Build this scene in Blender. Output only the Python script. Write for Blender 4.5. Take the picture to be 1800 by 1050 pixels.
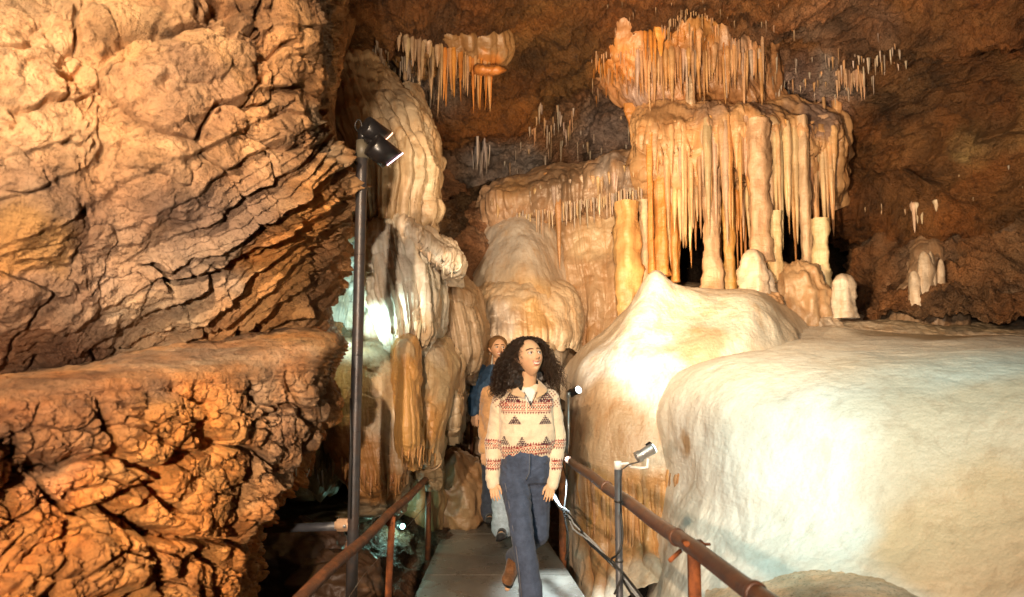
import bpy, bmesh, math, random
import numpy as np
from mathutils import Vector, Matrix, Quaternion
for _o in list(bpy.data.objects): bpy.data.objects.remove(_o, do_unlink=True)
SC = bpy.context.scene
COL = SC.collection
# ------------------------------------------------------------------ camera, world, lights, exposure
CAMZ = 1.52; PITCH = math.atan(105/1200.0); FPX = 1200.0
cam = bpy.data.cameras.new('camera'); camo = bpy.data.objects.new('camera', cam); COL.objects.link(camo)
camo.location = (0, 0, CAMZ); camo.rotation_euler = (math.pi/2 + PITCH, 0, 0)
cam.sensor_width = 36; cam.lens = 24.0; cam.clip_start = .05; cam.clip_end = 200
SC.camera = camo
W = bpy.data.worlds.new('World'); SC.world = W; W.use_nodes = True
_bg = W.node_tree.nodes['Background']; _bg.inputs[0].default_value = (1.0, .74, .5, 1); _bg.inputs[1].default_value = .007
SC.view_settings.view_transform = 'Standard'; SC.view_settings.look = 'None'
SC.view_settings.exposure = .0; SC.view_settings.gamma = 1
def cam2w(px, py, d):
    """point seen at pixel (px,py) of the 1800x1050 photo, d metres in front (measured along the level view direction)"""
    x = (px-900)/FPX; v = (525-py)/FPX
    c, s = math.cos(PITCH), math.sin(PITCH)
    dy = c - v*s; dz = s + v*c
    k = d/dy
    return Vector((x*k, d, CAMZ + dz*k))
P = cam2w
def lamp(name, kind, loc, power, color, size=.03, target=None, angle=60, blend=.5):
    l = bpy.data.lights.new(name, kind); l.energy = power; l.color = color
    o = bpy.data.objects.new(name, l); COL.objects.link(o); o.location = loc
    if kind == 'SPOT': l.spot_size = math.radians(angle); l.spot_blend = blend
    if kind == 'AREA': l.size = size
    else: l.shadow_soft_size = size
    if target is not None:
        o.rotation_euler = (Vector(target)-Vector(loc)).to_track_quat('-Z', 'Y').to_euler()
    return o
KEY = Vector((-.6, -1.0, 1.62))
lamp('key_flash', 'POINT', KEY, 780, (1, .77, .57), .045)
lamp('wall_flash', 'SPOT', (-1.0, -.9, 3.3), 1200, (1, .73, .47), .05, P(190, 560, 2.6), 66, .35)
lamp('pole_floodlight', 'SPOT', P(712, 292, 3.5), 700, (1, .71, .40), .06, P(1290, 310, 7.6), 66, .8)
lamp('ceiling_fill', 'SPOT', (.3, 2.2, 2.2), 1900, (1, .67, .38), .10, P(1330, 150, 8), 100, 1)  # added fill hung in mid-air without a fixture, brightens ceiling and right wall
lamp('terrace_spotlight', 'SPOT', P(1215, 700, 3.0), 30, (.72, 1, .92), .05, P(1400, 740, 3.7), 140, 1)
lamp('terrace_fill', 'SPOT', (1.2, 1.8, 3.5), 270, (.70, 1, .92), .25, P(1420, 700, 4.0), 84, 1)  # added overhead fill without a fixture, whitens and cools the terrace
lamp('mound_spotlight', 'SPOT', P(1020, 684, 4.75), 17, (.82, .97, 1), .025, P(1110, 600, 5.4), 80, .9)
lamp('cool_spill', 'SPOT', (.34, 4.9, .9), 190, (.75, .95, 1), .04, (.34, 4.65, 0), 60, .9)
lamp('green_uplight', 'POINT', P(700, 925, 5.6), 3, (.5, 1, .8), .03)
lamp('curtain_uplight', 'SPOT', P(575, 640, 4.3), 110, (.66, 1, .92), .04, P(650, 400, 5.2), 100, .9)
lamp('column_uplight', 'POINT', P(1190, 500, 7.0), 12, (1, .60, .26), .05)
lamp('dome_uplight', 'SPOT', P(900, 780, 6.9), 90, (1, .78, .55), .05, P(900, 470, 8.2), 90, .8)
cam.dof.use_dof = True; cam.dof.focus_distance = 4.7; cam.dof.aperture_fstop = 2.4
# ------------------------------------------------------------------ numpy noise
def _h(ix, iy, iz, seed):
    with np.errstate(over='ignore'):
        h = (ix.astype(np.uint32)*np.uint32(374761393) + iy.astype(np.uint32)*np.uint32(668265263) + iz.astype(np.uint32)*np.uint32(2147483647) + np.uint32((seed*974711+12345) & 0xffffffff))
        h = (h ^ (h >> np.uint32(13)))*np.uint32(1274126177)
        h = (h ^ (h >> np.uint32(15)))*np.uint32(2246822519)
        h = h ^ (h >> np.uint32(16))
    return h
def pn(p, seed=0):
    p = np.asarray(p, float); i = np.floor(p).astype(np.int64); f = p-i
    u = f*f*f*(f*(f*6-15)+10); r = 0
    for dx in (0, 1):
        wx = u[:, 0] if dx else 1-u[:, 0]
        for dy in (0, 1):
            wy = u[:, 1] if dy else 1-u[:, 1]
            for dz in (0, 1):
                wz = u[:, 2] if dz else 1-u[:, 2]
                h = _h(i[:, 0]+dx, i[:, 1]+dy, i[:, 2]+dz, seed)
                gx = (h & 1023)/511.5-1; gy = ((h >> 10) & 1023)/511.5-1; gz = ((h >> 20) & 1023)/511.5-1
                r = r + wx*wy*wz*(gx*(f[:, 0]-dx)+gy*(f[:, 1]-dy)+gz*(f[:, 2]-dz))
    return r*1.3
def fbm(p, o=4, seed=0, g=.5, l=2.03):
    a, r, p = 1., 0, np.asarray(p, float)
    for k in range(o): r = r + a*pn(p, seed+k*17); a *= g; p = p*l+3.7
    return r
def ridged(p, o=4, seed=0, g=.5):
    a, r, p = 1., 0, np.asarray(p, float)
    for k in range(o): r = r + a*(1-2.2*np.abs(pn(p, seed+k*17))); a *= g; p = p*2.07+1.3
    return r
def worley(p, seed=0, jit=.9):
    p = np.asarray(p, float); i = np.floor(p).astype(np.int64)
    f1 = np.full(len(p), 9.); f2 = np.full(len(p), 9.); cid = np.zeros(len(p))
    for dx in (-1, 0, 1):
        for dy in (-1, 0, 1):
            for dz in (-1, 0, 1):
                c = i+np.array([dx, dy, dz]); h = _h(c[:, 0], c[:, 1], c[:, 2], seed)
                q = c + .5 + jit*(np.stack([(h & 1023)/1023., ((h >> 10) & 1023)/1023., ((h >> 20) & 1023)/1023.], 1)-.5)
                d = np.sqrt(((p-q)**2).sum(1)); m = d < f1
                f2 = np.where(m, f1, np.minimum(f2, d)); cid = np.where(m, (h % 997)/997., cid); f1 = np.where(m, d, f1)
    return f1, f2, cid
def smooth(a, b, x): t = np.clip((x-a)/(b-a), 0, 1); return t*t*(3-2*t)
# ------------------------------------------------------------------ mesh making
MATS = {}
def tag(o, label=None, cat=None, group=None, kind=None):
    if label: o['label'] = label
    if cat: o['category'] = cat
    if group: o['group'] = group
    if kind: o['kind'] = kind
    return o
def mk(name, V, F, mat, parent=None, loc=None, col=None, smoothed=True, auto=True):
    """V in world coordinates; the object's origin goes to the base of the mesh"""
    V = np.asarray(V, float)
    if parent is not None: loc = Vector((0, 0, 0)); base = np.array(parent.matrix_world.translation if False else parent['_o'])
    else:
        if loc is None: loc = ((V[:, 0].min()+V[:, 0].max())/2, (V[:, 1].min()+V[:, 1].max())/2, V[:, 2].min())
        base = np.array(loc, float)
    me = bpy.data.meshes.new(name)
    if isinstance(F, np.ndarray) and F.ndim == 2:
        n, k = F.shape; L = V-base
        me.vertices.add(len(L)); me.vertices.foreach_set('co', L.ravel())
        me.loops.add(n*k); me.loops.foreach_set('vertex_index', F.ravel().astype(np.int32))
        me.polygons.add(n); me.polygons.foreach_set('loop_start', np.arange(0, n*k, k, dtype=np.int32))
        me.polygons.foreach_set('loop_total', np.full(n, k, dtype=np.int32)); me.update(calc_edges=True)
    else:
        me.from_pydata([tuple(v) for v in (V-base)], [], [tuple(int(i) for i in f) for f in F]); me.update()
    if smoothed: me.polygons.foreach_set('use_smooth', np.ones(len(me.polygons), dtype=bool))
    if col is not None:
        a = me.color_attributes.new('Col', 'FLOAT_COLOR', 'POINT')
        c = np.ones((len(V), 4)); c[:, :3] = col; a.data.foreach_set('color', c.ravel())
    if mat is not None: me.materials.append(mat)
    o = bpy.data.objects.new(name, me); COL.objects.link(o)
    if parent is not None: o.parent = parent
    else: o.location = tuple(base)
    o['_o'] = tuple(float(b) for b in base)
    return o
def root(name, loc, label, cat, group=None):
    o = bpy.data.objects.new(name, None); COL.objects.link(o); o.location = loc; o.empty_display_size = .1
    o['_o'] = tuple(loc); return tag(o, label, cat, group)
class MB:
    def __init__(s): s.V = []; s.F = []; s.n = 0
    def add(s, V, F):
        V = [tuple(v) for v in V]; s.V += V; s.F += [tuple(i+s.n for i in f) for f in F]; s.n += len(V); return s
    def tube(s, pts, r, seg=10, cap=True):
        pts = [Vector(p) for p in pts]; rs = r if isinstance(r, (list, tuple)) else [r]*len(pts)
        V, F = [], []; up = None
        for i, p in enumerate(pts):
            t = (pts[min(i+1, len(pts)-1)]-pts[max(i-1, 0)]).normalized()
            if up is None: up = t.orthogonal().normalized()
            up = (up-t*up.dot(t)).normalized(); b = t.cross(up)
            for k in range(seg):
                a = 2*math.pi*k/seg; V.append(p+(up*math.cos(a)+b*math.sin(a))*rs[i])
        for i in range(len(pts)-1):
            for k in range(seg):
                F.append((i*seg+k, i*seg+(k+1) % seg, (i+1)*seg+(k+1) % seg, (i+1)*seg+k))
        if cap: F.append(tuple(range(seg))[::-1]); F.append(tuple((len(pts)-1)*seg+k for k in range(seg)))
        return s.add(V, F)
    def box(s, c, sx, sy, sz, rot=None, bev=0):
        bm = bmesh.new(); bmesh.ops.create_cube(bm, size=1)
        for v in bm.verts: v.co = Vector((v.co.x*sx, v.co.y*sy, v.co.z*sz))
        if bev: bmesh.ops.bevel(bm, geom=list(bm.edges), offset=bev, segments=2, affect='EDGES')
        if rot is not None: bmesh.ops.transform(bm, matrix=rot.to_4x4() if not isinstance(rot, Matrix) else rot, verts=bm.verts)
        bm.verts.index_update()
        V = [Vector(c)+v.co for v in bm.verts]; F = [[v.index for v in f.verts] for f in bm.faces]; bm.free()
        return s.add(V, F)
    def build(s, name, mat, parent=None, **k): return mk(name, s.V, s.F, mat, parent, **k)
def cr(ctrl, n):
    """Catmull-Rom resample of ctrl[k,...] to n samples"""
    c = np.asarray(ctrl, float); m = len(c); c = np.concatenate([[2*c[0]-c[1]], c, [2*c[-1]-c[-2]]])
    t = np.linspace(0, m-1, n); i = np.minimum(t.astype(int), m-2); f = (t-i).reshape((-1,)+(1,)*(c.ndim-1))
    a, b, d, e = c[i], c[i+1], c[i+2], c[i+3]
    return .5*((2*b)+(-a+d)*f+(2*a-5*b+4*d-e)*f*f+(-a+3*b-3*d+e)*f**3)
def grid_faces(nv, nu):
    a = (np.arange(nv-1)[:, None]*nu+np.arange(nu-1)[None, :]).ravel()
    return np.stack([a, a+1, a+nu+1, a+nu], 1)
def grid_normals(G):
    du = np.gradient(G, axis=1); dv = np.gradient(G, axis=0); n = np.cross(du, dv)
    n /= np.linalg.norm(n, axis=2, keepdims=True)+1e-12
    return n
CAMP = np.array([0, 0, CAMZ])
def surface(name, rows, nu, nv, disp, mat, base=(.3, .2, .12), stains_light=(), parent=None, flip=None, shape=None, cn=.12, cs=1.2):
    """rows of (px,py,depth) control points -> smooth sheet in the world, pushed out along its normals by disp(points,u,v)"""
    R = np.array([[tuple(P(*q)) for q in r] for r in rows])
    G = cr(R, nv); G = np.swapaxes(cr(np.swapaxes(G, 0, 1), nu), 0, 1)
    uu, vv = np.meshgrid(np.linspace(0, 1, nu), np.linspace(0, 1, nv))
    if shape is not None: G = shape(G, uu, vv)
    N = grid_normals(G); s = np.sign((N*(CAMP-G)).sum(2))
    sg = 1 if np.median(s) >= 0 else -1
    if flip: sg = -sg
    N *= sg; F = grid_faces(nv, nu)
    if sg < 0: F = F[:, ::-1]
    V = G.reshape(-1, 3); N = N.reshape(-1, 3); u, v = uu.ravel(), vv.ravel()
    if disp is not None:
        D = disp(V, u, v)
        V = V + N*(D[:, None] if D.ndim == 1 else 1*0) if D.ndim == 1 else V + D
    return mk(name, V, F, mat, parent, col=patch_tint(V, base, stains_light, cn, cs))
def patch_tint(V, base, stains_light=(), cn=.12, cs=1.2):  # mineral colouring, and a few patches that paint light and shade
    C = np.tile(np.array(base, float), (len(V), 1))
    for k, (px, py, d, R, c, *a) in enumerate(stains_light):
        q = np.array(P(px, py, d)); a = a[0] if a else 1.
        dd = np.sqrt(((V-q)**2).sum(1))/R + .45*fbm(V*(.9/R), 3, 50+k)
        w = (smooth(1.15, .55, dd)*a)[:, None]; C = C*(1-w)+np.array(c)*w
    C *= (1+cn*2*fbm(V*cs, 4, 91))[:, None]
    return np.clip(C, 0, 1)
def arr(L): return np.array(L, float)
# ------------------------------------------------------------------ materials
class NT:
    def __init__(s, name):
        s.m = bpy.data.materials.new(name); s.m.use_nodes = True; s.t = s.m.node_tree; s.b = s.t.nodes['Principled BSDF']; MATS[name] = s.m
        s.pos = s.t.nodes.new('ShaderNodeNewGeometry').outputs['Position']
    def n(s, typ, **k):
        x = s.t.nodes.new(typ)
        for a, v in k.items(): setattr(x, a, v)
        return x
    def l(s, a, b): s.t.links.new(a, b)
    def scale(s, v, vec=None):
        m = s.n('ShaderNodeMapping'); m.inputs['Scale'].default_value = v; s.l(vec or s.pos, m.inputs[0]); return m.outputs[0]
    def noise(s, sc, det=6, rough=.6, vec=None, dist=0):
        x = s.n('ShaderNodeTexNoise'); x.inputs['Scale'].default_value = sc; x.inputs['Detail'].default_value = det
        x.inputs['Roughness'].default_value = rough; x.inputs['Distortion'].default_value = dist; s.l(vec or s.pos, x.inputs['Vector']); return x.outputs['Fac']
    def vor(s, sc, vec=None, feat='F1', rnd=1):
        x = s.n('ShaderNodeTexVoronoi'); x.feature = feat; x.inputs['Scale'].default_value = sc; x.inputs['Randomness'].default_value = rnd
        s.l(vec or s.pos, x.inputs['Vector']); return x.outputs['Distance']
    def ramp(s, f, st):
        x = s.n('ShaderNodeValToRGB'); e = x.color_ramp.elements
        while len(e) < len(st): e.new(.5)
        for k, (p, c) in enumerate(st):
            e[k].position = p; e[k].color = (c, c, c, 1) if isinstance(c, (int, float)) else (*c, 1)
        s.l(f, x.inputs[0]); return x.outputs[0]
    def math(s, op, a, b=0., clamp=False):
        x = s.n('ShaderNodeMath', operation=op); x.use_clamp = clamp
        for i, q in enumerate((a, b)):
            if isinstance(q, (int, float)): x.inputs[i].default_value = q
            else: s.l(q, x.inputs[i])
        return x.outputs[0]
    def mix(s, f, a, b, mode='MIX'):
        x = s.n('ShaderNodeMix', data_type='RGBA', blend_type=mode)
        for i, q in ((0, f), (6, a), (7, b)):
            if isinstance(q, (int, float)): x.inputs[i].default_value = q
            elif isinstance(q, tuple): x.inputs[i].default_value = (*q, 1)
            else: s.l(q, x.inputs[i])
        return x.outputs[2]
    def bump(s, h, dist, strength=1., prev=None):
        x = s.n('ShaderNodeBump'); x.inputs['Distance'].default_value = dist; x.inputs['Strength'].default_value = strength
        s.l(h, x.inputs['Height'])
        if prev is not None: s.l(prev, x.inputs['Normal'])
        return x.outputs[0]
    def attr(s, name='Col'): x = s.n('ShaderNodeAttribute'); x.attribute_name = name; return x.outputs['Color']
    def set(s, **k):
        names = dict(col='Base Color', rough='Roughness', metal='Metallic', spec='Specular IOR Level', nor='Normal', coat='Coat Weight', sheen='Sheen Weight', sss='Subsurface Weight')
        for a, v in k.items():
            i = s.b.inputs[names[a]]
            if isinstance(v, (int, float)): i.default_value = v
            elif isinstance(v, tuple): i.default_value = (*v, 1)
            else: s.l(v, i)
        return s.m
def rock_mat(name, k1=14, k2=60, bd=.012, var=.35, rough=.75, dark=(.25, .2, .17), streak=None, spec=.3, tint=(1.15, .95, .75)):
    """mottled rock: vertex tint x noise mottling, pits and grain as bump"""
    t = NT(name); c = t.attr()
    v1 = t.noise(k1, 8, .62, dist=.6)
    v2 = t.noise(k2, 6, .7)
    vec = t.scale(streak) if streak else None
    m1 = t.ramp(v1, [(.25, 1-var*1.5), (.5, 1.), (.78, 1+var)])
    c2 = t.mix(1., c, m1, 'MULTIPLY')
    c3 = t.mix(t.ramp(t.noise(k1*.45, 5, .6), [(.42, 0.), (.62, .7)]), c2, t.mix(1., c2, tint, 'MULTIPLY'))
    c4 = t.mix(t.ramp(v2, [(.53, 0.), (.68, .8)]), c3, t.mix(1., c3, dark, 'MULTIPLY'))
    c4 = t.mix(t.ramp(t.noise(k1*.22, 4, .6), [(.38, .75), (.5, 0.)]), c4, t.mix(1., c4, (.55, .48, .48), 'MULTIPLY'))
    if streak:
        st = t.noise(1, 5, .6, vec)
        c4 = t.mix(t.ramp(st, [(.5, 0.), (.68, .75)]), c4, t.mix(1., c4, (.62, .45, .28), 'MULTIPLY'))
    b = t.bump(v1, bd*2); b = t.bump(v2, bd*.6, 1., b); b = t.bump(t.noise(k2*4, 3, .6), bd*.15, 1., b)
    return t.set(col=c4, rough=rough, nor=b, spec=spec)
ROCK = rock_mat('rock_warm', 6, 34, .026, .42, .6, spec=.4)
NODU = rock_mat('rock_nodular', 11, 44, .024, .38, .55, spec=.4, tint=(1.2, .85, .5))
FARR = rock_mat('rock_far', 2.2, 9, .12, .65, .45, spec=.45, tint=(1.25, .85, .5), streak=None)
def flow_mat(name, streak=(9, 9, .9), bd=.004, rough=.42, grain=140, sc=.75, ripple=True, blot=.5, sk=.55):
    """calcite flowstone: vertical mineral streaks, fine ripples, crystalline grain"""
    t = NT(name); c = t.attr()
    st = t.noise(1, 6, .62, t.scale(streak), .4)
    fine = t.noise(1, 5, .65, t.scale((streak[0]*4, streak[1]*4, streak[2]*3)), .3)
    c1 = t.mix(t.ramp(st, [(.47, 0.), (.7, sk)]), c, t.mix(1., c, (.82, .55, .28), 'MULTIPLY'))
    c1 = t.mix(t.ramp(fine, [(.35, .28), (.5, 0.)]), c1, t.mix(1., c1, (.55, .42, .33), 'MULTIPLY'))
    c1 = t.mix(t.ramp(t.noise(2.2, 6, .6), [(.5, 0.), (.75, blot)]), c1, t.mix(1., c1, (.72, .66, .62), 'MULTIPLY'))
    g = t.noise(grain, 4, .75); g2 = t.noise(grain*.22, 5, .6)
    c1 = t.mix(t.ramp(g, [(.35, .25), (.5, 0.)]), c1, t.mix(1., c1, (.6, .5, .42), 'MULTIPLY'))
    b = t.bump(fine, bd); b = t.bump(g2, bd*1.6, 1., b); b = t.bump(g, bd*.35, 1., b)
    if ripple:
        rp = t.noise(1, 3, .5, t.scale((7, 7, 34)), .5); b = t.bump(rp, bd*1.3, .8, b)
    sp = t.ramp(t.vor(grain*1.2, feat='F1'), [(.0, .06), (.16, rough), (1, rough)])
    return t.set(col=c1, rough=sp, nor=b, spec=sc)
FLOW = flow_mat('flowstone')
SMOOTHFLOW = flow_mat('flowstone_smooth', (3, 3, 1.2), .004, .5, 90, .5, blot=.15, sk=.16)
STAL = flow_mat('stalactite_calcite', (16, 16, 1.2), .005, .4, 120, .7)
def plain(name, col, rough=.5, metal=0, bumpd=0, bs=80, var=.25, spec=.5, sc=20, rust=None):
    t = NT(name); n = t.noise(sc, 6, .65)
    c = t.mix(1., col, t.ramp(n, [(.3, 1-var), (.7, 1+var)]), 'MULTIPLY')
    if rust is not None: c = t.mix(t.ramp(t.noise(sc*.6, 7, .7), [(.44, 0.), (.58, .9)]), c, rust)
    k = dict(col=c, rough=rough, metal=metal, spec=spec)
    if bumpd: k['nor'] = t.bump(t.noise(bs, 5, .7), bumpd)
    return t.set(**k)
BROWNPIPE = plain('brown_painted_pipe', (.11, .055, .04), .35, 0, .002, 120, .35, .6, 24, rust=(.16, .065, .03))
RUSTPIPE = plain('rusty_pipe', (.20, .075, .03), .55, 0, .003, 140, .5, .5, 18, rust=(.09, .04, .022))
RUSTPOST = plain('rusty_post', (.33, .10, .03), .7, 0, .003, 160, .5, .4, 22, rust=(.16, .05, .02))
GREYPIPE = plain('grey_painted_pipe', (.07, .073, .085), .45, .1, .001, 90, .25, .5, 20)
DARKPIPE = plain('dark_pipe', (.045, .045, .05), .38, .3, .001, 90, .3, .5, 20, rust=(.06, .045, .04))
STEEL = plain('galvanised_steel', (.5, .5, .5), .38, .8, .001, 120, .2)
BLACK = plain('black_lamp_housing', (.012, .011, .012), .3, 0, 0, 80, .3)
WHITEP = plain('white_bracket_paint', (.7, .7, .68), .4, 0, .0005)
CABLE = plain('black_cable', (.02, .02, .02), .5)
CABLEW = plain('pale_cable', (.5, .55, .6), .35)
BLOCK = plain('pale_clamp_block', (.42, .27, .17), .7, 0, .002)
WIRE = plain('wire', (.4, .35, .3), .4, .8)
def emit(name, col, s):
    t = NT(name); t.b.inputs['Emission Color'].default_value = (*col, 1); t.b.inputs['Emission Strength'].default_value = s
    t.b.inputs['Base Color'].default_value = (*col, 1); return t.m
LENS = emit('lamp_lens_cool', (.8, .95, 1.), 8)
LENSG = emit('lamp_lens_green', (.45, 1., .82), 30)
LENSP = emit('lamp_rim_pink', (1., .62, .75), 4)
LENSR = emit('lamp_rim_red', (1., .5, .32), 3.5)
def slab():
    t = NT('walkway_concrete'); n = t.noise(1.6, 6, .6); g = t.noise(110, 5, .75); h = t.vor(230)
    c = t.mix(1., (.18, .155, .13), t.ramp(n, [(.3, .6), (.7, 1.25)]), 'MULTIPLY')
    c = t.mix(t.ramp(g, [(.5, 0.), (.66, .6)]), c, (.25, .24, .22)); c = t.mix(t.ramp(g, [(.3, .7), (.45, 0.)]), c, (.03, .028, .025))
    r = t.ramp(t.noise(3.5, 6, .65), [(.35, .16), (.65, .5)])
    b = t.bump(g, .004); b = t.bump(h, .002, 1., b)
    return t.set(col=c, rough=r, nor=b, spec=.55)
SLAB = slab()
# ------------------------------------------------------------------ cave shell: left wall
def lump(V, s, seed, warp=.35):
    q = V*s + warp*np.stack([fbm(V*s*.7, 3, seed+1), fbm(V*s*.7+9, 3, seed+2), fbm(V*s*.7+17, 3, seed+3)], 1)
    f1, f2, c = worley(q, seed); return np.minimum(f1, 1), np.minimum(f2, 1.3), c
def strata(V, nrm, per, seed, warp=.35, sharp=.82):
    n = np.array(nrm, float); n /= np.linalg.norm(n)
    t = V@n/per + warp*fbm(V*1.6, 4, seed)*2 + .12*fbm(V*9, 3, seed+5)
    f = t-np.floor(t); k = np.floor(t).astype(np.int64)
    amp = .45+.55*(_h(k, k*0, k*0, seed) % 1000)/1000.
    return np.where(f < sharp, f/sharp, (1-f)/(1-sharp))*amp
def d_leftwall(V, u, v):
    lower = smooth(.26, .56, v+.34*(u-.6)+.14*fbm(V*1.5, 3, 47))*smooth(.30, .68, u)
    up = 1-.8*lower
    D = .13*fbm(V*1.1, 3, 3)
    f1, f2, c = lump(V, 2.1, 11, .45)
    D += up*(.10*(1-f1)**1.4*(.3+c) - .05*smooth(.07, .0, f2-f1)*(c > .5))
    f1, f2, c = lump(V, 6.0, 21, .45)
    D += up*(.040*(1-f1)*(.2+c) - .02*smooth(.08, 0, f2-f1)*(c > .6))
    D += (1-.55*lower)*(.020*ridged(V*4.5, 5, 31, .55) + .014*fbm(V*15, 4, 37, .6))
    # narrow deep crevices, slanting
    q = V*np.array([1.0, 1, 1.0]); w = np.stack([q[:, 0]*.75+q[:, 2]*.66, q[:, 1], -q[:, 0]*.66+q[:, 2]*.75], 1)
    r = np.abs(pn(w*np.array([1.1, 1.2, 3.0])+.25*fbm(V*3, 4, 42)[:, None], 41)); gate = smooth(.02, .28, fbm(V*1.8+3, 3, 44))
    D -= .12*smooth(.055, .0, r)*gate*(1-.6*lower)
    r = np.abs(pn(w*np.array([3.1, 3, 7.0])+.3*fbm(V*7, 3, 43)[:, None], 48)); D -= .045*smooth(.08, .0, r)*smooth(0, .3, fbm(V*3+7, 3, 49))
    st = strata(V, (.35, .45, -.82), .105, 51, .22, .88)
    st2 = strata(V, (.35, .45, -.82), .030, 52, .20, .8)
    crk = smooth(.05, .4, fbm(V*np.array([2.2, 2, 2.2]), 4, 56))
    D += lower*(.15*st*(.6+.8*crk) + .036*st2) + (1-lower)*.02*st - lower*crk*.06*smooth(.25, .0, st)
    return D*(1-.8*smooth(.70, .86, u)*smooth(.62, .45, v)-.5*smooth(.80, .95, u))
LW = [[(-420,-260,2.0),(0,-250,2.4),(180,-250,2.6),(350,-250,2.7),(500,-230,2.9),(590,-220,3.6),(640,-210,5.2),(690,-200,7.0),(680,-200,8)],
      [(-420,-20,2.0),(0,0,2.3),(180,0,2.5),(350,0,2.65),(465,0,2.85),(530,0,3.15),(595,0,5.0),(640,0,6.8),(630,0,8)],
      [(-420,100,1.9),(0,110,2.2),(160,110,2.4),(330,110,2.6),(450,110,2.8),(522,110,3.1),(572,110,4.5),(606,110,5.9),(590,110,7.2)],
      [(-420,200,1.9),(0,210,2.15),(150,210,2.35),(300,210,2.5),(420,215,2.72),(505,215,3.05),(545,200,4.0),(590,190,4.9),(570,180,6.4)],
      [(-420,300,1.9),(0,320,2.15),(150,320,2.35),(300,320,2.5),(430,310,2.75),(510,300,2.98),(565,292,3.3),(597,290,4.1),(580,290,5.6)],
      [(-420,400,1.9),(0,420,2.2),(150,420,2.4),(280,420,2.6),(390,420,2.8),(490,410,3.0),(555,395,3.3),(588,390,3.9),(570,390,5.3)],
      [(-420,500,2.0),(0,520,2.3),(150,520,2.5),(270,520,2.7),(380,515,2.9),(470,505,3.05),(535,490,3.4),(572,480,4.0),(550,480,5.2)],
      [(-420,600,2.2),(0,610,2.55),(130,600,2.75),(240,595,2.9),(340,585,3.1),(430,575,3.25),(500,565,3.5),(540,560,3.9),(520,560,5.1)],
      [(-420,720,2.6),(0,720,3.0),(130,700,3.2),(240,680,3.4),(340,660,3.6),(410,645,3.8),(460,630,4.0),(500,620,4.2),(480,620,5.0)]]
o = surface('cave_wall', LW, 560, 640, d_leftwall, ROCK, (.54, .30, .13),
  [(120,120,2.3,.8,(.62,.40,.22)), (380,80,2.6,.5,(.58,.35,.17)), (320,180,2.5,.25,(.36,.22,.13),.7), (560,80,3.5,.45,(.24,.18,.13)), (100,520,2.3,.5,(.30,.19,.12)),  # dark patch on the upper right facet paints its turned-away shade
   (330,470,2.7,.35,(.36,.25,.17)), (420,420,2.8,.25,(.42,.29,.19)), (540,440,3.1,.33,(.66,.33,.10)), (500,540,3.2,.25,(.6,.32,.12)), (570,250,3.3,.22,(.5,.36,.22)), (230,570,2.8,.3,(.5,.37,.24)),(40,420,2.2,.16,(.40,.22,.08)),
   (40,640,2.6,.35,(.24,.13,.07))], cn=.2, cs=2.5)
tag(o, kind='structure')
# ------------------------------------------------------------------ left ledge
def d_ledge(V, u, v):
    face = smooth(.30, .50, v)
    f1, f2, c = lump(V, 3.6, 61, .4)
    D = face*(.12*(1-f1)**1.3*(.35+c) - .09*smooth(.12, 0, f2-f1))
    f1, f2, c = lump(V, 10, 71, .4)
    D += face*(.055*(1-f1)**1.2*(.2+1.1*c) - .035*smooth(.10, 0, f2-f1))
    f1, f2, c = lump(V, 23, 81, .4)
    D += face*(.022*(1-f1)*(.2+c) - .012*smooth(.1, 0, f2-f1))
    D += (.004+.010*face)*fbm(V*22, 4, 83, .6)
    pit = smooth(.25, .6, fbm(V*2.4, 3, 88)+.3*fbm(V*6, 3, 89)); D -= face*.07*pit
    # banded top, thin beds seen edge on
    D += (1-face)*(.020*strata(V, (0, 0, 1), .020, 91, .15) + .018*fbm(V*np.array([1.5, 1.5, 6]), 3, 93))
    return D
LG = [[(-420,680,3.0),(0,640,3.3),(130,610,3.4),(250,580,3.6),(380,560,3.8),(480,562,4.0),(560,566,4.3),(600,570,4.8)],
      [(-420,740,2.2),(0,660,2.55),(130,645,2.7),(250,612,2.95),(380,588,3.2),(480,583,3.35),(560,582,3.55),(600,590,4.6)],
      [(-420,800,1.6),(0,688,2.05),(150,672,2.2),(280,655,2.42),(400,640,2.68),(480,622,2.85),(590,603,3.2),(610,610,4.4)],
      [(-420,840,1.5),(0,715,1.95),(150,700,2.12),(280,690,2.32),(400,680,2.58),(480,672,2.8),(560,650,3.05),(585,650,4.2)],
      [(-420,880,1.55),(0,790,1.93),(150,780,2.1),(280,770,2.3),(390,760,2.55),(470,750,2.8),(535,735,3.1),(560,740,4.2)],
      [(-420,940,1.55),(0,870,1.93),(150,860,2.1),(270,850,2.3),(370,845,2.55),(430,840,2.8),(480,830,3.2),(500,830,4.2)],
      [(-420,1000,1.5),(0,960,1.9),(150,950,2.1),(260,945,2.3),(350,940,2.5),(395,930,2.75),(425,930,3.2),(440,930,4.2)],
      [(-420,1100,1.45),(0,1080,1.8),(130,1070,2.0),(240,1060,2.25),(330,1050,2.5),(385,1040,2.75),(408,1040,3.2),(420,1040,4.2)],
      [(-420,1300,1.4),(0,1280,1.7),(120,1270,1.9),(220,1260,2.1),(310,1250,2.4),(350,1250,2.6),(380,1250,3.1),(395,1250,4.0)]]
o = surface('rock_ledge', LG, 620, 620, d_ledge, NODU, (.66, .31, .09),
  [(350,610,3.1,.75,(.46,.30,.18)), (250,640,2.6,.4,(.56,.40,.26)), (550,600,3.2,.3,(.5,.30,.14)), (150,900,2.0,.35,(.62,.27,.07)), (300,900,2.3,.3,(.68,.34,.11)), (80,830,2,.12,(.75,.36,.16)),(60,690,2.1,.3,(.36,.2,.1))], cn=.2, cs=4)
tag(o, kind='structure')
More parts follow.
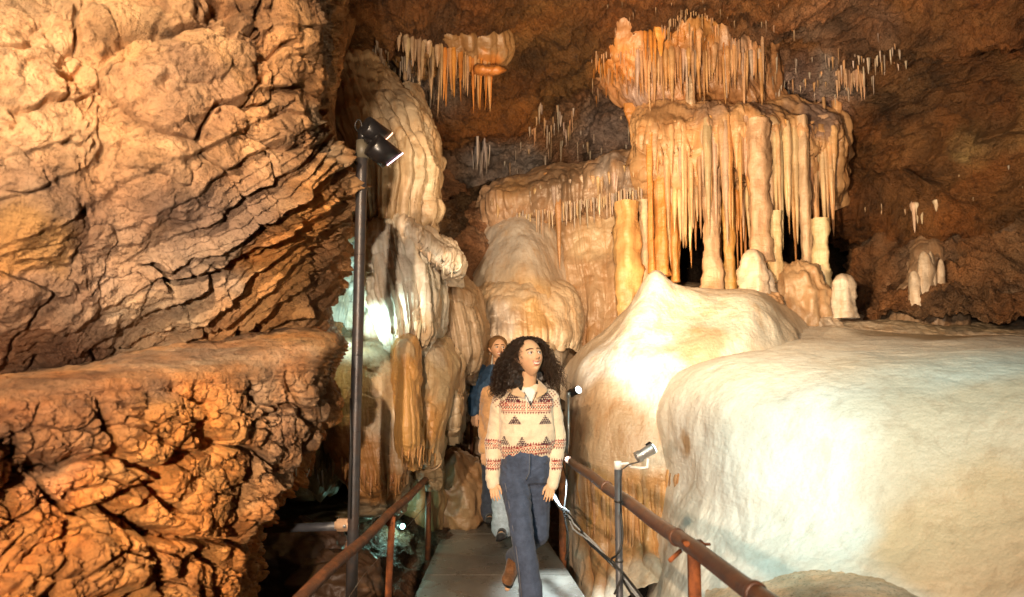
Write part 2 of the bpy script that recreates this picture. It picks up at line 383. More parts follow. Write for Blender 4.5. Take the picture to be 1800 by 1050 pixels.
# ------------------------------------------------------------------ ceiling
def d_ceil(V, u, v):
    D = .35*fbm(V*.45, 3, 101) + .12*ridged(V*np.array([.9, .9, 1.6]), 5, 103, .55)
    f1, f2, c = lump(V, .9, 105, .8); D += .10*(1-f1)*(.3+c)
    f1, f2, c = lump(V, 3.1, 107, .7); D += .05*(1-f1)*(.2+c)
    D += .12*strata(V, (-.55, .3, .8), .42, 109, .7) + .04*ridged(V*3.3, 4, 113) + .02*fbm(V*9, 4, 111, .6)
    return D
CE = [[(520,-420,4.0),(700,-420,4.2),(900,-420,4.4),(1100,-420,4.4),(1300,-420,4.4),(1500,-420,4.2),(1750,-420,4.0),(2150,-420,3.8)],
      [(520,-100,5.0),(700,-100,5.6),(900,-100,6.0),(1100,-100,6.2),(1300,-100,6.2),(1500,-100,6.0),(1750,-100,5.4),(2150,-100,4.8)],
      [(540,20,6.0),(700,20,6.6),(900,20,7.0),(1100,20,7.9),(1300,20,8.1),(1500,20,7.2),(1750,20,6.2),(2150,20,5.4)],
      [(560,100,7.0),(700,100,7.4),(870,100,7.8),(1040,110,9.2),(1250,110,9.4),(1450,100,8.2),(1750,100,6.8),(2150,100,5.8)],
      [(600,180,8.6),(720,190,8.6),(870,190,8.8),(1030,190,9.9),(1220,200,10),(1420,200,9.0),(1750,190,7.2),(2150,190,6.1)],
      [(640,260,10),(740,260,10),(860,270,9.9),(1020,260,10.2),(1200,280,10.4),(1440,290,9.6),(1750,300,7.5),(2150,300,6.4)],
      [(660,330,11.5),(750,330,11.2),(850,335,11),(1010,320,10.5),(1200,330,10),(1440,345,9.0),(1750,380,7.7),(2150,400,6.6)],
      [(660,400,13),(750,400,13),(850,400,12.5),(1010,380,12),(1200,380,11.5),(1440,385,10),(1750,450,7.9),(2150,500,6.8)]]
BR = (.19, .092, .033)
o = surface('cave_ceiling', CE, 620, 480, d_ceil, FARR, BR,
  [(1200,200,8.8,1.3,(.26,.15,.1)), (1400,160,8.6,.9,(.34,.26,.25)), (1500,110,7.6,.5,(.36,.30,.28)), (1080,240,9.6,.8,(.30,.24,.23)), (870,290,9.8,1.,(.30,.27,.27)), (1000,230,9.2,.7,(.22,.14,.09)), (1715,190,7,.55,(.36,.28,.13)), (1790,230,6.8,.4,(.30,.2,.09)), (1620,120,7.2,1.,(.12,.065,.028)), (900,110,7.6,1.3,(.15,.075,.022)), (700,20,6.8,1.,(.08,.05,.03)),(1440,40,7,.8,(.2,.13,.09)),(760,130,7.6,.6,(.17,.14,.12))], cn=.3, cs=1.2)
tag(o, kind='structure')
# back and right walls
def d_back(V, u, v):
    D = .3*fbm(V*.6, 3, 121) + .11*ridged(V*1.2, 5, 123, .55)
    f1, f2, c = lump(V, 1.6, 125, .8); D += .14*(1-f1)*(.3+c)
    f1, f2, c = lump(V, 4.5, 127, .6); D += .05*(1-f1)*(.2+c)
    D += .12*strata(V, (-.6, .3, .75), .45, 129, .7) + .05*ridged(V*4, 4, 133) + .02*fbm(V*11, 4, 131, .6)
    return D
BW = [[(500,240,14),(700,240,14),(850,240,14),(1000,240,14),(1200,240,14),(1400,240,14),(1600,240,14)],
      [(500,420,12),(700,420,12),(850,400,11.8),(1000,400,11.5),(1200,420,12.5),(1400,420,13),(1600,420,14)],
      [(500,640,11),(700,640,11),(850,640,11),(1000,640,10.5),(1200,640,11),(1400,640,12),(1600,640,12)],
      [(500,960,10),(700,960,10),(850,960,10),(1000,960,10),(1200,960,10),(1400,960,11),(1600,960,12)]]
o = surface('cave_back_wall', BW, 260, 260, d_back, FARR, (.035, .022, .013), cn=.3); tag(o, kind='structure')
RW = [[(1480,150,10.5),(1530,170,9.2),(1620,180,8.5),(1720,200,8),(1850,220,7.4),(2150,260,6.5)],
      [(1478,260,10.5),(1510,270,9.2),(1600,270,8.6),(1700,280,8.1),(1850,300,7.5),(2150,320,6.5)],
      [(1480,350,10.6),(1512,350,9.1),(1590,350,8.6),(1700,360,8.1),(1850,370,7.5),(2150,380,6.4)],
      [(1550,400,11),(1556,400,9.3),(1600,410,8.7),(1700,430,8.0),(1850,440,7.3),(2150,440,6.2)],
      [(1545,470,11.0),(1552,470,9.2),(1600,480,8.3),(1700,490,7.8),(1850,500,7.0),(2150,500,6.0)],
      [(1535,545,10.6),(1542,545,8.9),(1600,545,7.8),(1700,555,7.2),(1850,560,6.6),(2150,570,5.8)],
      [(1490,590,9.0),(1520,585,7.8),(1600,582,7.0),(1700,590,6.5),(1850,597,6.0),(2150,610,5.4)]]
o = surface('cave_side_wall', RW, 420, 420, d_back, FARR, (.20, .115, .06),
  [(1560,420,8.6,.5,(.12,.10,.08)), (1640,500,8,.55,(.26,.19,.14)), (1590,290,8.6,.45,(.24,.14,.08)), (1740,310,7.9,.5,(.19,.10,.045)), (1700,370,7.8,.6,(.42,.37,.35)), (1760,340,7.6,.4,(.36,.32,.32)), (1520,330,8.8,.4,(.30,.26,.25)), (1800,560,6.8,.4,(.3,.25,.2)), (1740,460,7.8,.5,(.13,.08,.045)), (1560,300,8.6,.3,(.26,.19,.17))], cn=.3)
tag(o, kind='structure')
# ------------------------------------------------------------------ flowstone masses
def flute(x, per, seed, V, warp=.25, pw=.6):
    big_ = fbm(V*np.array([.9, .9, .3])+seed, 2, seed+3)
    t = x/per + (warp*2.2*fbm(V*np.array([2.2, 2.2, .5])/max(per*9, .5), 3, seed)) + 1.3*big_
    k = np.floor(t).astype(np.int64); a = .15+.85*(_h(k, k*0, k*0, seed) % 1000)/1000.
    return np.abs(np.sin(math.pi*(t-k)))**pw*a
def d_mound(V, u, v):
    D = .07*fbm(V*1.2, 3, 201) + .006*fbm(V*np.array([9, 9, 3]), 4, 203) + .0018*fbm(V*60, 3, 205)
    low = smooth(.70, .86, v)*smooth(.75, .35, u)
    D += low*.07*flute(V[:, 0], .095, 207, V)
    D += .010*flute(V[:, 0], .16, 208, V, .5)*smooth(.15, .3, v)
    return D
M1 = [[(985,700,7.6),(1000,640,7.4),(1090,560,7.4),(1145,505,7.2),(1200,520,7.3),(1260,520,7.4),(1330,515,7.4),(1390,540,7.6),(1440,560,7.6)],
      [(992,710,6.9),(1030,628,6.5),(1092,560,6.4),(1147,480,6.3),(1186,503,6.25),(1255,517,6.2),(1330,520,6.2),(1375,545,6.5),(1420,585,7.0)],
      [(992,730,6.6),(1017,650,6.05),(1080,590,5.85),(1143,510,5.95),(1195,540,5.8),(1262,555,5.65),(1330,552,5.7),(1384,572,6.1),(1420,600,6.6)],
      [(990,760,6.6),(1006,700,5.9),(1052,665,5.5),(1115,620,5.45),(1185,620,5.35),(1255,620,5.3),(1325,620,5.4),(1395,620,5.8),(1430,640,6.3)],
      [(988,820,6.6),(1001,770,5.8),(1042,750,5.35),(1100,730,5.2),(1170,720,5.1),(1250,720,5.1),(1320,720,5.2),(1400,720,5.6),(1440,720,6.2)],
      [(988,880,6.6),(999,850,5.75),(1040,840,5.3),(1100,825,5.1),(1165,820,5.0),(1250,820,5.0),(1320,820,5.1),(1400,820,5.5),(1440,820,6.1)],
      [(988,950,6.6),(1003,930,5.7),(1045,915,5.3),(1105,900,5.15),(1165,895,5.05),(1250,895,5.0),(1320,900,5.1),(1400,900,5.5),(1440,900,6.1)],
      [(990,1010,6.4),(1012,990,5.6),(1055,975,5.25),(1110,965,5.1),(1170,960,5.0),(1250,960,5.0),(1320,960,5.0),(1400,960,5.4),(1440,960,6.0)],
      [(995,1200,5.4),(1030,1130,5.0),(1075,1080,4.7),(1130,1040,4.6),(1180,1020,4.6),(1250,1000,4.8),(1320,1000,4.9),(1400,1000,5.2),(1440,1000,5.8)]]
WHT = (.66, .60, .50)
o = surface('flowstone_mound', M1, 420, 460, d_mound, FLOW, (.62, .52, .40),
  [(1150,500,6,.6,(.76,.74,.69)), (1240,560,5.7,.7,(.72,.67,.57)), (1100,640,5.4,.6,(.76,.74,.69)), (1060,760,5.3,.5,(.48,.33,.20)), (1060,900,5.2,.4,(.50,.26,.085)), (1150,900,5.1,.4,(.48,.26,.10)), (1010,700,5.9,.22,(.25,.2,.15)), (1060,985,5.2,.3,(.36,.20,.085)), (1235,600,5.3,.25,(.6,.46,.3))])  # lamp hot spot painted pale, woman's cast shadow painted dark on the left edge
tag(o, 'pale flowstone mound with a fluted orange foot, left of the big white terrace', 'flowstone')
def d_terrace(V, u, v):
    D = .04*fbm(V*1.0, 3, 221) + .005*fbm(V*np.array([8, 8, 5]), 4, 223) + .0016*fbm(V*70, 3, 225)
    top = smooth(.22, .12, v); D += top*.004*strata(V, (0, .05, 1), .012, 227, .1)
    D += (.010*flute(V[:, 0]+.4*V[:, 1], .11, 231, V, .5, .8)+.006*ridged(V*np.array([4, 4, 1.2]), 4, 233, .55))*smooth(.25, .45, v)*smooth(-.25, .3, fbm(V*1.1+4, 2, 234))
    return D + (.0022*ridged(V*np.array([5, 5, 12])+.3*fbm(V*3, 3, 5)[:, None], 3, 229)+.03*fbm(V*.8+5, 2, 230))*smooth(.2, .35, v)
M2 = [[(1150,650,6.8),(1290,592,6.9),(1400,577,7.0),(1500,575,7.0),(1600,578,7.0),(1700,582,7.0),(1850,587,6.8),(2200,590,6.5)],
      [(1120,670,6.2),(1275,626,5.6),(1400,612,5.5),(1500,611,5.3),(1600,611,5.1),(1700,611,4.9),(1850,612,4.6),(2200,614,4.0)],
      [(1110,700,5.9),(1240,640,5.0),(1370,624,4.75),(1500,620,4.6),(1600,620,4.45),(1700,620,4.3),(1850,620,4.0),(2200,615,3.4)],
      [(1105,730,5.7),(1200,672,4.95),(1310,652,4.4),(1450,645,4.15),(1600,643,3.95),(1700,643,3.8),(1850,645,3.5),(2200,645,2.9)],
      [(1110,770,5.6),(1176,720,4.9),(1270,705,4.2),(1430,700,3.85),(1600,700,3.6),(1700,700,3.45),(1850,700,3.15),(2200,710,2.6)],
      [(1120,810,5.5),(1182,785,4.85),(1270,780,4.1),(1430,775,3.7),(1600,775,3.4),(1700,775,3.25),(1850,780,2.95),(2200,790,2.4)],
      [(1130,870,5.4),(1190,850,4.75),(1275,850,4.0),(1430,850,3.6),(1600,850,3.25),(1700,850,3.1),(1850,860,2.8),(2200,870,2.3)],
      [(1140,920,5.4),(1190,915,4.45),(1280,915,3.95),(1420,915,3.55),(1600,915,3.15),(1700,915,3.0),(1850,920,2.7),(2200,940,2.2)],
      [(1145,1000,5.2),(1185,985,4.3),(1270,985,3.8),(1400,985,3.4),(1600,985,3.0),(1700,985,2.85),(1850,990,2.55),(2200,1010,2.1)],
      [(1130,1100,4.8),(1170,1080,4.0),(1250,1090,3.4),(1380,1100,3.0),(1600,1110,2.7),(1700,1110,2.6),(1850,1110,2.35),(2200,1150,1.9)]]
o = surface('flowstone_terrace', M2, 520, 460, d_terrace, SMOOTHFLOW, (.77, .72, .62),
  [(1300,760,4.0,.9,(.80,.78,.72)), (1500,800,3.6,.6,(.80,.77,.7)), (1300,640,4.3,.5,(.74,.71,.63)), (1560,620,4.1,.6,(.68,.63,.53)), (1190,780,4.6,.12,(.5,.34,.2)), (1200,930,4.4,.3,(.62,.6,.54)), (1750,800,3.1,.7,(.66,.52,.38)), (1730,950,2.9,.5,(.66,.46,.28)), (1640,592,6.2,.7,(.42,.33,.22))], cn=.06)  # paler centre patches paint the lamp's hot spot; peach right patches, the warm light
tag(o, 'huge smooth white flowstone terrace bulging beside the right railing', 'flowstone')
def d_sand(V, u, v): return .018*fbm(V*2.2, 3, 241) + .005*ridged(V*np.array([9, 4, 9]), 4, 243) + .005*fbm(V*30, 3, 245)
SD = [[(1240,1020,4.1),(1320,1000,4.0),(1400,985,3.85),(1480,980,3.7),(1560,990,3.5),(1640,1018,3.3),(1740,1060,3.1),(1850,1100,2.95)],
      [(1240,1050,3.6),(1320,1030,3.42),(1400,1012,3.3),(1480,1008,3.15),(1560,1018,3.0),(1640,1048,2.82),(1740,1090,2.6),(1850,1130,2.4)],
      [(1200,1180,2.9),(1320,1120,2.8),(1400,1090,2.65),(1480,1080,2.55),(1560,1080,2.5),(1640,1100,2.4),(1740,1140,2.2),(1850,1200,2.0)],
      [(1200,1500,2.2),(1320,1400,2.1),(1400,1350,2.0),(1480,1350,1.9),(1560,1350,1.8),(1640,1350,1.8),(1740,1400,1.7),(1850,1400,1.6)]]
SANDM = rock_mat('sand', 9, 70, .01, .2, .7, tint=(1.1, .9, .7))
o = surface('sand_bank', SD, 260, 160, d_sand, SANDM, (.72, .53, .37), cn=.15, cs=3); tag(o, kind='structure')
# ------------------------------------------------------------------ fluted flowstone with a ragged hanging hem
def drape(name, rows, nu, nv, base, stains_light, per=.07, amp=.035, hem=.12, seed=300, mat=None, hv=.82, label=None, top=.2, big=.05, vertical=True, parent=None, cn=.12, hper=None, rs=0.):
    axis = {}
    R = np.array([[tuple(P(*q)) for q in r] for r in rows]); G = cr(R, 8)
    def arc(V, u): return u*np.linalg.norm(np.diff(cr(R[len(R)//2], 60), axis=0), axis=1).sum()
    def disp(V, u, v):
        s = arc(V, u); fl = flute(s, per, seed, V, .3); fl2 = flute(s, per*.37, seed+1, V, .2)
        ramp_ = top+(1-top)*smooth(rs, .6+rs*.6, v)
        fl3 = flute(s, per*2.7, seed+2, V, .35, .8); f1, f2, c = lump(V, 4.5, seed+4, .7)
        D = big*fbm(V*1.6, 3, seed+2) + 1.1*amp*ramp_*fl3 + amp*.6*ramp_*fl*smooth(-.25, .25, fbm(V*2.2, 2, seed+6)) + amp*.25*ramp_*fl2 + .06*(1-f1)*c + .008*fbm(V*9, 4, seed+3, .6)
        return D
    def shape(G, u, v):
        sh = G.shape; V = G.reshape(-1, 3); uu, vv = u.ravel(), v.ravel(); s = arc(V, uu)
        fl = flute(s, hper or per, seed, V*0+np.stack([s, s*0, s*0], 1), .15, 1.0)*(.35+.65*(.5+fbm(np.stack([s*3, s*0, s*0], 1), 2, seed+9)))
        w = smooth(hv, 1, vv)
        V = V.copy(); V[:, 2] -= hem*fl*w; V[:, 2] += 0
        return V.reshape(sh)
    o = surface(name, rows, nu, nv, disp, mat or FLOW, base, stains_light, shape=shape if hem else None, parent=parent, cn=cn)
    if label: tag(o, label, 'flowstone')
    return o
def RW_(ys, xs, ds, back=.9, sl=0, xm=1000):
    """rows from per-row (x0..xn) spans, wrapping back at both ends"""
    out = []
    for y, (x0, x1), dd in zip(ys, xs, ds):
        n = len(dd); r = [(x0-8, y, dd[0]+back)]
        for k in range(n): r.append((x0+(x1-x0)*k/(n-1), y, dd[k]))
        r.append((x1+8, y, dd[-1]+back)); out.append([(a, b+sl*(a-xm), c) for a, b, c in r])
    return out
TAN = (.55, .42, .27)
# D1 the tall drapery at the top left
drape('flowstone_drapery', RW_([60,110,170,240,300,350,378,392],
   [(560,640),(570,655),(580,700),(590,742),(598,748),(604,742),(610,738),(622,735)],
   [(6.4,6.2,6.3),(5.9,5.7,5.9),(5.4,5.2,5.5),(5.2,5.0,5.3),(5.1,4.95,5.25),(5.1,4.95,5.2),(5.15,5.0,5.2),(5.35,5.2,5.4)]),
   260, 300, (.50,.38,.24), [(700,290,5,.3,(.56,.47,.33)), (620,330,5,.25,(.55,.6,.5)), (700,180,5.2,.3,(.40,.32,.22))], .062, .075, .14, 301, label='tall fluted tan drapery hanging at the top left behind the spotlight pole', big=.08)  # greenish patch at the left paints the cool lamp's tint into the colour
drape('flowstone_drapery', RW_([150,190,240,290,340,380,400],[(712,722),(716,740),(722,752),(724,752),(722,745),(728,740),(730,738)],
   [(6.0,5.9,6.0),(5.6,5.5,5.7),(5.4,5.3,5.5),(5.35,5.25,5.4),(5.3,5.2,5.4),(5.35,5.3,5.4),(5.4,5.35,5.4)], .5),
   90, 200, (.50,.42,.30), [], .045, .05, .08, 305, label='narrow pale drapery blade on the right edge of the tall drapery', big=.04)
# pale green-lit back panel, left of and behind the pole
drape('flowstone_curtain', RW_([330,400,470,540,600,660],[(590,700),(585,705),(560,700),(535,690),(520,680),(520,660)],
   [(5.9,5.8,5.7),(5.8,5.7,5.6),(5.7,5.6,5.5),(5.5,5.5,5.4),(5.3,5.4,5.3),(5.2,5.3,5.3)]), 220, 240, (.66,.66,.57), [(560,520,5.5,.25,(.55,.52,.42))], .09, .07, 0, 311, label='pale wet flowstone curtain in the gap between the left wall and the pole')
# D2 middle body
drape('flowstone_cascade', RW_([372,392,430,480,530,575,598,612],[(660,704),(652,712),(650,722),(658,742),(672,754),(684,752),(690,744),(700,736)],
   [(5.7,5.5,5.8),(5.2,5.0,5.3),(5.0,4.85,5.15),(4.95,4.8,5.1),(4.95,4.8,5.05),(5.0,4.85,5.1),(5.1,4.95,5.15),(5.3,5.2,5.3)]),
   230, 260, (.68,.64,.54), [(740,560,5,.25,(.60,.46,.30)), (690,430,5,.3,(.72,.70,.62))], .07, .085, .16, 321, label='rounded white cascade with folded hem right of the pole at mid height')
drape('flowstone_shelf', RW_([380,386,397,410,420],[(708,786),(702,796),(702,800),(706,800),(710,796)],
   [(5.3,5.25,5.4),(5.05,5.0,5.15),(4.9,4.88,5.0),(4.9,4.88,5.0),(5.1,5.1,5.15)], .4, .72, 715),
   170, 90, (.70,.62,.50), [], .035, .03, .10, 331, label='small projecting shelf with a scalloped lip, sloping down right of the white cascade', top=.4, big=.03, hv=.5)
drape('flowstone_cascade', RW_([470,500,550,600,640,658],[(752,790),(745,812),(748,828),(765,832),(785,828),(800,822)],
   [(6.3,6.1,6.4),(6.0,5.8,6.0),(5.9,5.7,5.9),(5.9,5.7,5.9),(5.95,5.8,5.95),(6.1,6.0,6.1)]),
   150, 200, (.46,.34,.22), [(800,560,5.8,.2,(.52,.42,.3))], .07, .07, .12, 341, label='brownish knobbly cascade in the corner left of the pale dome')
# D3 lower tier
drape('flowstone_bell', RW_([585,610,660,720,780,830,852,872],[(590,690),(575,705),(560,712),(560,712),(575,712),(610,705),(640,700),(655,692)],
   [(5.6,5.5,5.6),(5.1,4.95,5.2),(4.85,4.7,4.9),(4.7,4.6,4.8),(4.7,4.6,4.75),(4.8,4.65,4.8),(4.9,4.75,4.9),(5.2,5.1,5.2)]),
   280, 280, (.54,.42,.27), [(640,820,4.7,.35,(.52,.26,.09)), (590,700,4.8,.3,(.40,.33,.2)), (640,620,5,.3,(.66,.58,.46))], .052, .05, .22, 351, rs=.5, top=.12, label='bell of flowstone with a dripping orange hem behind the foot of the tall pole', hv=.7)
drape('flowstone_bell', RW_([585,605,650,700,750,785,805,825],[(730,770),(705,785),(700,790),(702,785),(715,772),(725,765),(735,760),(745,757)],
   [(5.9,5.8,5.9),(5.4,5.2,5.5),(5.2,5.0,5.3),(5.1,4.95,5.2),(5.05,4.95,5.1),(5.1,5.0,5.1),(5.2,5.1,5.15),(5.35,5.3,5.3)]),
   180, 240, (.50,.36,.2), [(740,740,5,.2,(.5,.26,.08)),(740,620,5.2,.2,(.54,.44,.32))], .05, .045, .14, 361, rs=.5, top=.12, label='smaller orange bell hanging left of the rusty post')
drape('flowstone_column', RW_([590,602,640,700,760,800,820],[(704,722),(702,724),(702,724),(704,726),(702,730),(704,728),(708,724)],
   [(5.1,5.05,5.1),(4.75,4.65,4.75),(4.65,4.55,4.65),(4.6,4.5,4.6),(4.6,4.48,4.6),(4.65,4.55,4.65),(4.8,4.75,4.8)], .4),
   110, 200, (.56,.31,.10), [(712,610,4.6,.1,(.56,.42,.25))], .09, .03, .03, 371, rs=.1, top=.3, label='stout orange column with a flat pale head in the lower left flowstone', big=.03)
drape('flowstone_curtain', RW_([560,600,660,710,740,770],[(760,800),(775,812),(780,812),(783,806),(786,802),(790,798)],
   [(6.0,5.9,6.0),(5.8,5.6,5.8),(5.6,5.5,5.6),(5.55,5.45,5.6),(5.55,5.45,5.6),(5.7,5.6,5.7)], .5),
   120, 200, (.52,.38,.23), [], .05, .03, .08, 381, label='narrow pointed curtain beside the dark passage on the left')
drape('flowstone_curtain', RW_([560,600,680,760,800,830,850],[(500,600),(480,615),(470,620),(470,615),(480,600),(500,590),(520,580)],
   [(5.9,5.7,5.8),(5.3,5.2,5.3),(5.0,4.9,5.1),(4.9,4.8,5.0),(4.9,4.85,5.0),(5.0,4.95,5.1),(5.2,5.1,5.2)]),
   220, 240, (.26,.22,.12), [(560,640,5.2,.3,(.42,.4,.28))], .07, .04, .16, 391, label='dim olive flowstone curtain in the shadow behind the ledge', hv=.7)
# pale dome at the end of the passage
def d_dome(V, u, v): return .07*fbm(V*1.2, 3, 401)+.05*flute(V[:, 0], .34, 403, V, .5)*smooth(.5, .9, v)+.01*fbm(V*np.array([9, 9, 3]), 4, 405)
DM = [[(800,500,9.6),(850,400,9.6),(900,385,9.6),(940,385,9.6),(990,450,9.6),(1020,520,9.6)],
      [(802,500,9.1),(840,410,8.8),(886,376,8.7),(935,376,8.7),(990,425,8.8),(1030,520,9.2)],
      [(806,530,8.8),(845,450,8.3),(890,420,8.15),(935,420,8.1),(975,470,8.3),(1020,540,8.9)],
      [(790,560,8.6),(836,515,8.0),(890,500,7.8),(940,495,7.75),(985,520,8.0),(1022,570,8.7)],
      [(776,620,8.4),(830,590,7.8),(890,570,7.6),(940,565,7.55),(1000,580,7.9),(1026,600,8.6)],
      [(786,680,8.3),(836,650,7.8),(890,640,7.6),(940,640,7.6),(985,640,7.9),(1005,640,8.6)],
      [(786,720,8.6),(836,720,8.3),(890,720,8.2),(940,720,8.2),(985,720,8.3),(1005,720,9)]]
o = surface('flowstone_dome', DM, 280, 280, d_dome, FLOW, (.60,.53,.44), [(880,440,8.3,.6,(.60,.56,.50)), (930,540,7.8,.5,(.56,.40,.22)), (810,600,8.2,.4,(.50,.42,.34))])
tag(o, 'pale grey domed flowstone above the women at the end of the passage', 'flowstone')
# slope rising left of the dome
SL = [[(720,320,9.5),(760,325,9.3),(800,370,9.2),(850,420,9.3)],[(700,380,9.2),(750,375,8.9),(800,410,8.8),(850,450,9.2)],
      [(700,430,9.0),(750,430,8.6),(795,450,8.5),(840,480,9.0)],[(700,560,8.6),(750,540,8.3),(795,540,8.2),(830,560,8.8)],[(700,700,8.2),(750,700,8.2),(795,700,8.2),(830,700,8.6)]]
o = surface('rock_slope', SL, 200, 240, d_back, FARR, (.34,.20,.12), cn=.3); tag(o, kind='structure')
# the shelf that carries the columns, running back and right from the mound
def d_base(V, u, v): return .06*fbm(V*1.1, 3, 421)+.03*ridged(V*2.2, 4, 423)+.006*fbm(V*20, 3, 425)
BS = [[(1080,510,11),(1200,500,11),(1350,500,11),(1480,510,11),(1550,530,11),(1700,545,10),(1900,560,9),(2200,580,8)],
      [(1080,530,9.2),(1200,512,9.2),(1350,512,9.2),(1450,522,9.2),(1550,545,9.0),(1700,560,8.4),(1900,575,7.6),(2200,590,6.6)],
      [(1080,560,8.4),(1200,532,8.3),(1350,532,8.3),(1440,538,8.2),(1540,562,8.0),(1700,575,7.4),(1900,585,6.6),(2200,598,6)],
      [(1100,640,7.6),(1200,570,7.3),(1350,555,7.3),(1430,568,7.2),(1540,580,7.0),(1700,588,6.6),(1900,596,6),(2200,606,5.3)],
      [(1100,740,7.4),(1200,640,7.0),(1350,600,6.9),(1430,600,6.8),(1540,606,6.6),(1700,610,6.2),(1900,612,5.6),(2200,620,5)]]
o = surface('flowstone_floor', BS, 420, 240, d_base, FLOW, (.46,.38,.29), [(1620,575,7.2,.7,(.36,.29,.2))]); tag(o, kind='structure')
# dark lower chamber: floor, boulders, left rear wall
def d_pit(V, u, v):
    f1, f2, c = lump(V, 2.2, 431, .6); return .15*fbm(V*.9, 3, 433)+.12*(1-f1)*(.3+c)+.03*ridged(V*5, 3, 435)
PT = [[(150,800,8.5),(380,800,8.5),(520,800,8.2),(640,800,8),(760,790,8.5),(860,780,9.5),(1000,780,10)],
      [(200,870,6.2),(400,870,6.2),(520,870,6.2),(640,870,6.3),(760,860,7),(850,850,8),(1000,850,9)],
      [(250,960,5.4),(420,960,5.4),(520,960,5.3),(640,960,5.4),(760,960,6.0),(880,960,6.6),(1020,960,7)],
      [(300,1060,4.9),(420,1060,4.9),(520,1060,4.8),(640,1080,4.9),(760,1120,5.2),(900,1130,5.4),(1040,1130,5.6)],
      [(300,1500,4.2),(420,1500,4.2),(520,1500,4.2),(640,1500,4.2),(760,1500,4.2),(900,1500,4.2),(1040,1500,4.2)]]
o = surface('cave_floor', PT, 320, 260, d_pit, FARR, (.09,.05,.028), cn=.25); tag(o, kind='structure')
LB = [[(300,400,6.5),(480,400,6.6),(560,400,6.8),(700,380,7.2),(800,330,9.8)],[(250,600,6.2),(420,600,6.2),(560,600,6.3),(700,600,6.6),(800,600,8.6)],
      [(250,820,6.0),(420,820,5.9),(560,820,6.0),(700,820,6.8),(800,820,8.8)],[(250,1000,5.8),(420,1000,5.8),(560,1000,5.9),(700,1000,6.9),(800,1000,8.2)]]
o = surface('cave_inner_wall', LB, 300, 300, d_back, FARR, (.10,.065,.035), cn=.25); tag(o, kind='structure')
def boulder(px, py, d, rx, ry, rz, seed, col, label, lumps=1):
    n = 60; th = np.linspace(0, math.pi, n); ph = np.linspace(0, 2*math.pi, 2*n, endpoint=False)
    T, H = np.meshgrid(th, ph, indexing='ij'); U = np.stack([np.sin(T)*np.cos(H), np.sin(T)*np.sin(H), np.cos(T)], 2).reshape(-1, 3)
    c = np.array(P(px, py, d)); r = 1+.25*fbm(U*1.3+seed, 3, seed)+.10*ridged(U*2.2+seed, 3, seed+1)
    V = c+U*r[:, None]*np.array([rx, ry, rz])
    m = 2*n; a = np.arange(n-1)[:, None]*m; k = np.arange(m)[None, :]; k2 = (k+1) % m
    F = np.stack([(a+k).ravel(), (a+m+k).ravel(), (a+m+k2).ravel(), (a+k2).ravel()], 1)
    o = mk('boulder', V, F, FLOW, col=patch_tint(V, col, cn=.2)); return tag(o, label, 'boulder')
boulder(790, 880, 6.5, .34, .3, .42, 5, (.36,.22,.11), 'large rounded brown boulder against the rusty post left of the walkway')
boulder(735, 870, 6.2, .22, .2, .50, 8, (.40,.24,.11), 'upright tan boulder just left of the rusty post, lit by the green lamp')
boulder(845, 850, 7.6, .28, .3, .45, 12, (.30,.22,.15), 'veined grey brown boulder at the end of the walkway beside the tan jacket')
boulder(820, 760, 8.0, .22, .25, .42, 15, (.30,.19,.1), 'upright rounded boulder in the dark passage behind the boulders')
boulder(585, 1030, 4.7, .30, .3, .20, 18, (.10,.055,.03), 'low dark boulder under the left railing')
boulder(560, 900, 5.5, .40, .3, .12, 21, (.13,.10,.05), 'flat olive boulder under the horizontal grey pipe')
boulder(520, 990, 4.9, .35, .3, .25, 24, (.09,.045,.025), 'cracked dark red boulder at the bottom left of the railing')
# mounds at the column feet
boulder(1405, 540, 7.35, .32, .3, .42, 31, (.42,.28,.16), 'swollen brown flowstone boss at the foot of the slender column')
boulder(1345, 540, 7.0, .16, .2, .16, 34, (.46,.28,.15), 'small orange rounded boss poking above the mound top')
boulder(1445, 575, 7.2, .2, .2, .16, 37, (.44,.36,.28), 'low pale boss right of the swollen brown boss')
drape('flowstone_wall', RW_([300,380,460,540,620,700,760],[(985,1110),(975,1105),(985,1100),(1000,1096),(1000,1090),(1000,1085),(1000,1080)],
   [(9.2,9.0,8.8),(8.9,8.7,8.6),(8.8,8.6,8.5),(8.7,8.4,8.4),(8.6,8.3,8.3),(8.5,8.3,8.3),(8.5,8.3,8.3)], .6),
   180, 260, (.40,.27,.16), [(1050,420,8.6,.35,(.50,.38,.24)), (1000,600,8.4,.35,(.42,.22,.08))], .10, .09, .05, 551, label='brown fluted flowstone wall between the pale dome and the broad square column')
drape('flowstone_cascade', RW_([486,498,525,560,590,606],[(872,955),(856,985),(848,1004),(846,1010),(850,1010),(860,1005)],
   [(8.2,8.05,8.3),(7.95,7.8,8.1),(7.72,7.58,7.9),(7.6,7.48,7.8),(7.58,7.45,7.75),(7.7,7.6,7.8)], .6),
   260, 160, (.60,.47,.32), [(940,560,7.4,.3,(.62,.40,.18)), (870,560,7.5,.3,(.58,.50,.42))], .085, .05, .12, 561, rs=.25, label='lower cream and orange tier of the dome with a fluted hem above the women')
drape('flowstone_cascade', RW_([430,450,500,550,585,600],[(1622,1640),(1608,1656),(1592,1668),(1575,1680),(1560,1690),(1550,1700)],
   [(8.0,7.95,7.95),(7.8,7.65,7.7),(7.65,7.5,7.6),(7.5,7.3,7.4),(7.3,7.1,7.2),(7.15,6.95,7.05)], .9), 140, 180, (.30,.21,.14), [(1640,500,7.2,.2,(.4,.32,.25))], .09, .06, .0, 581, label='pale lumpy cascade low on the right wall, spreading at its foot', big=.12)
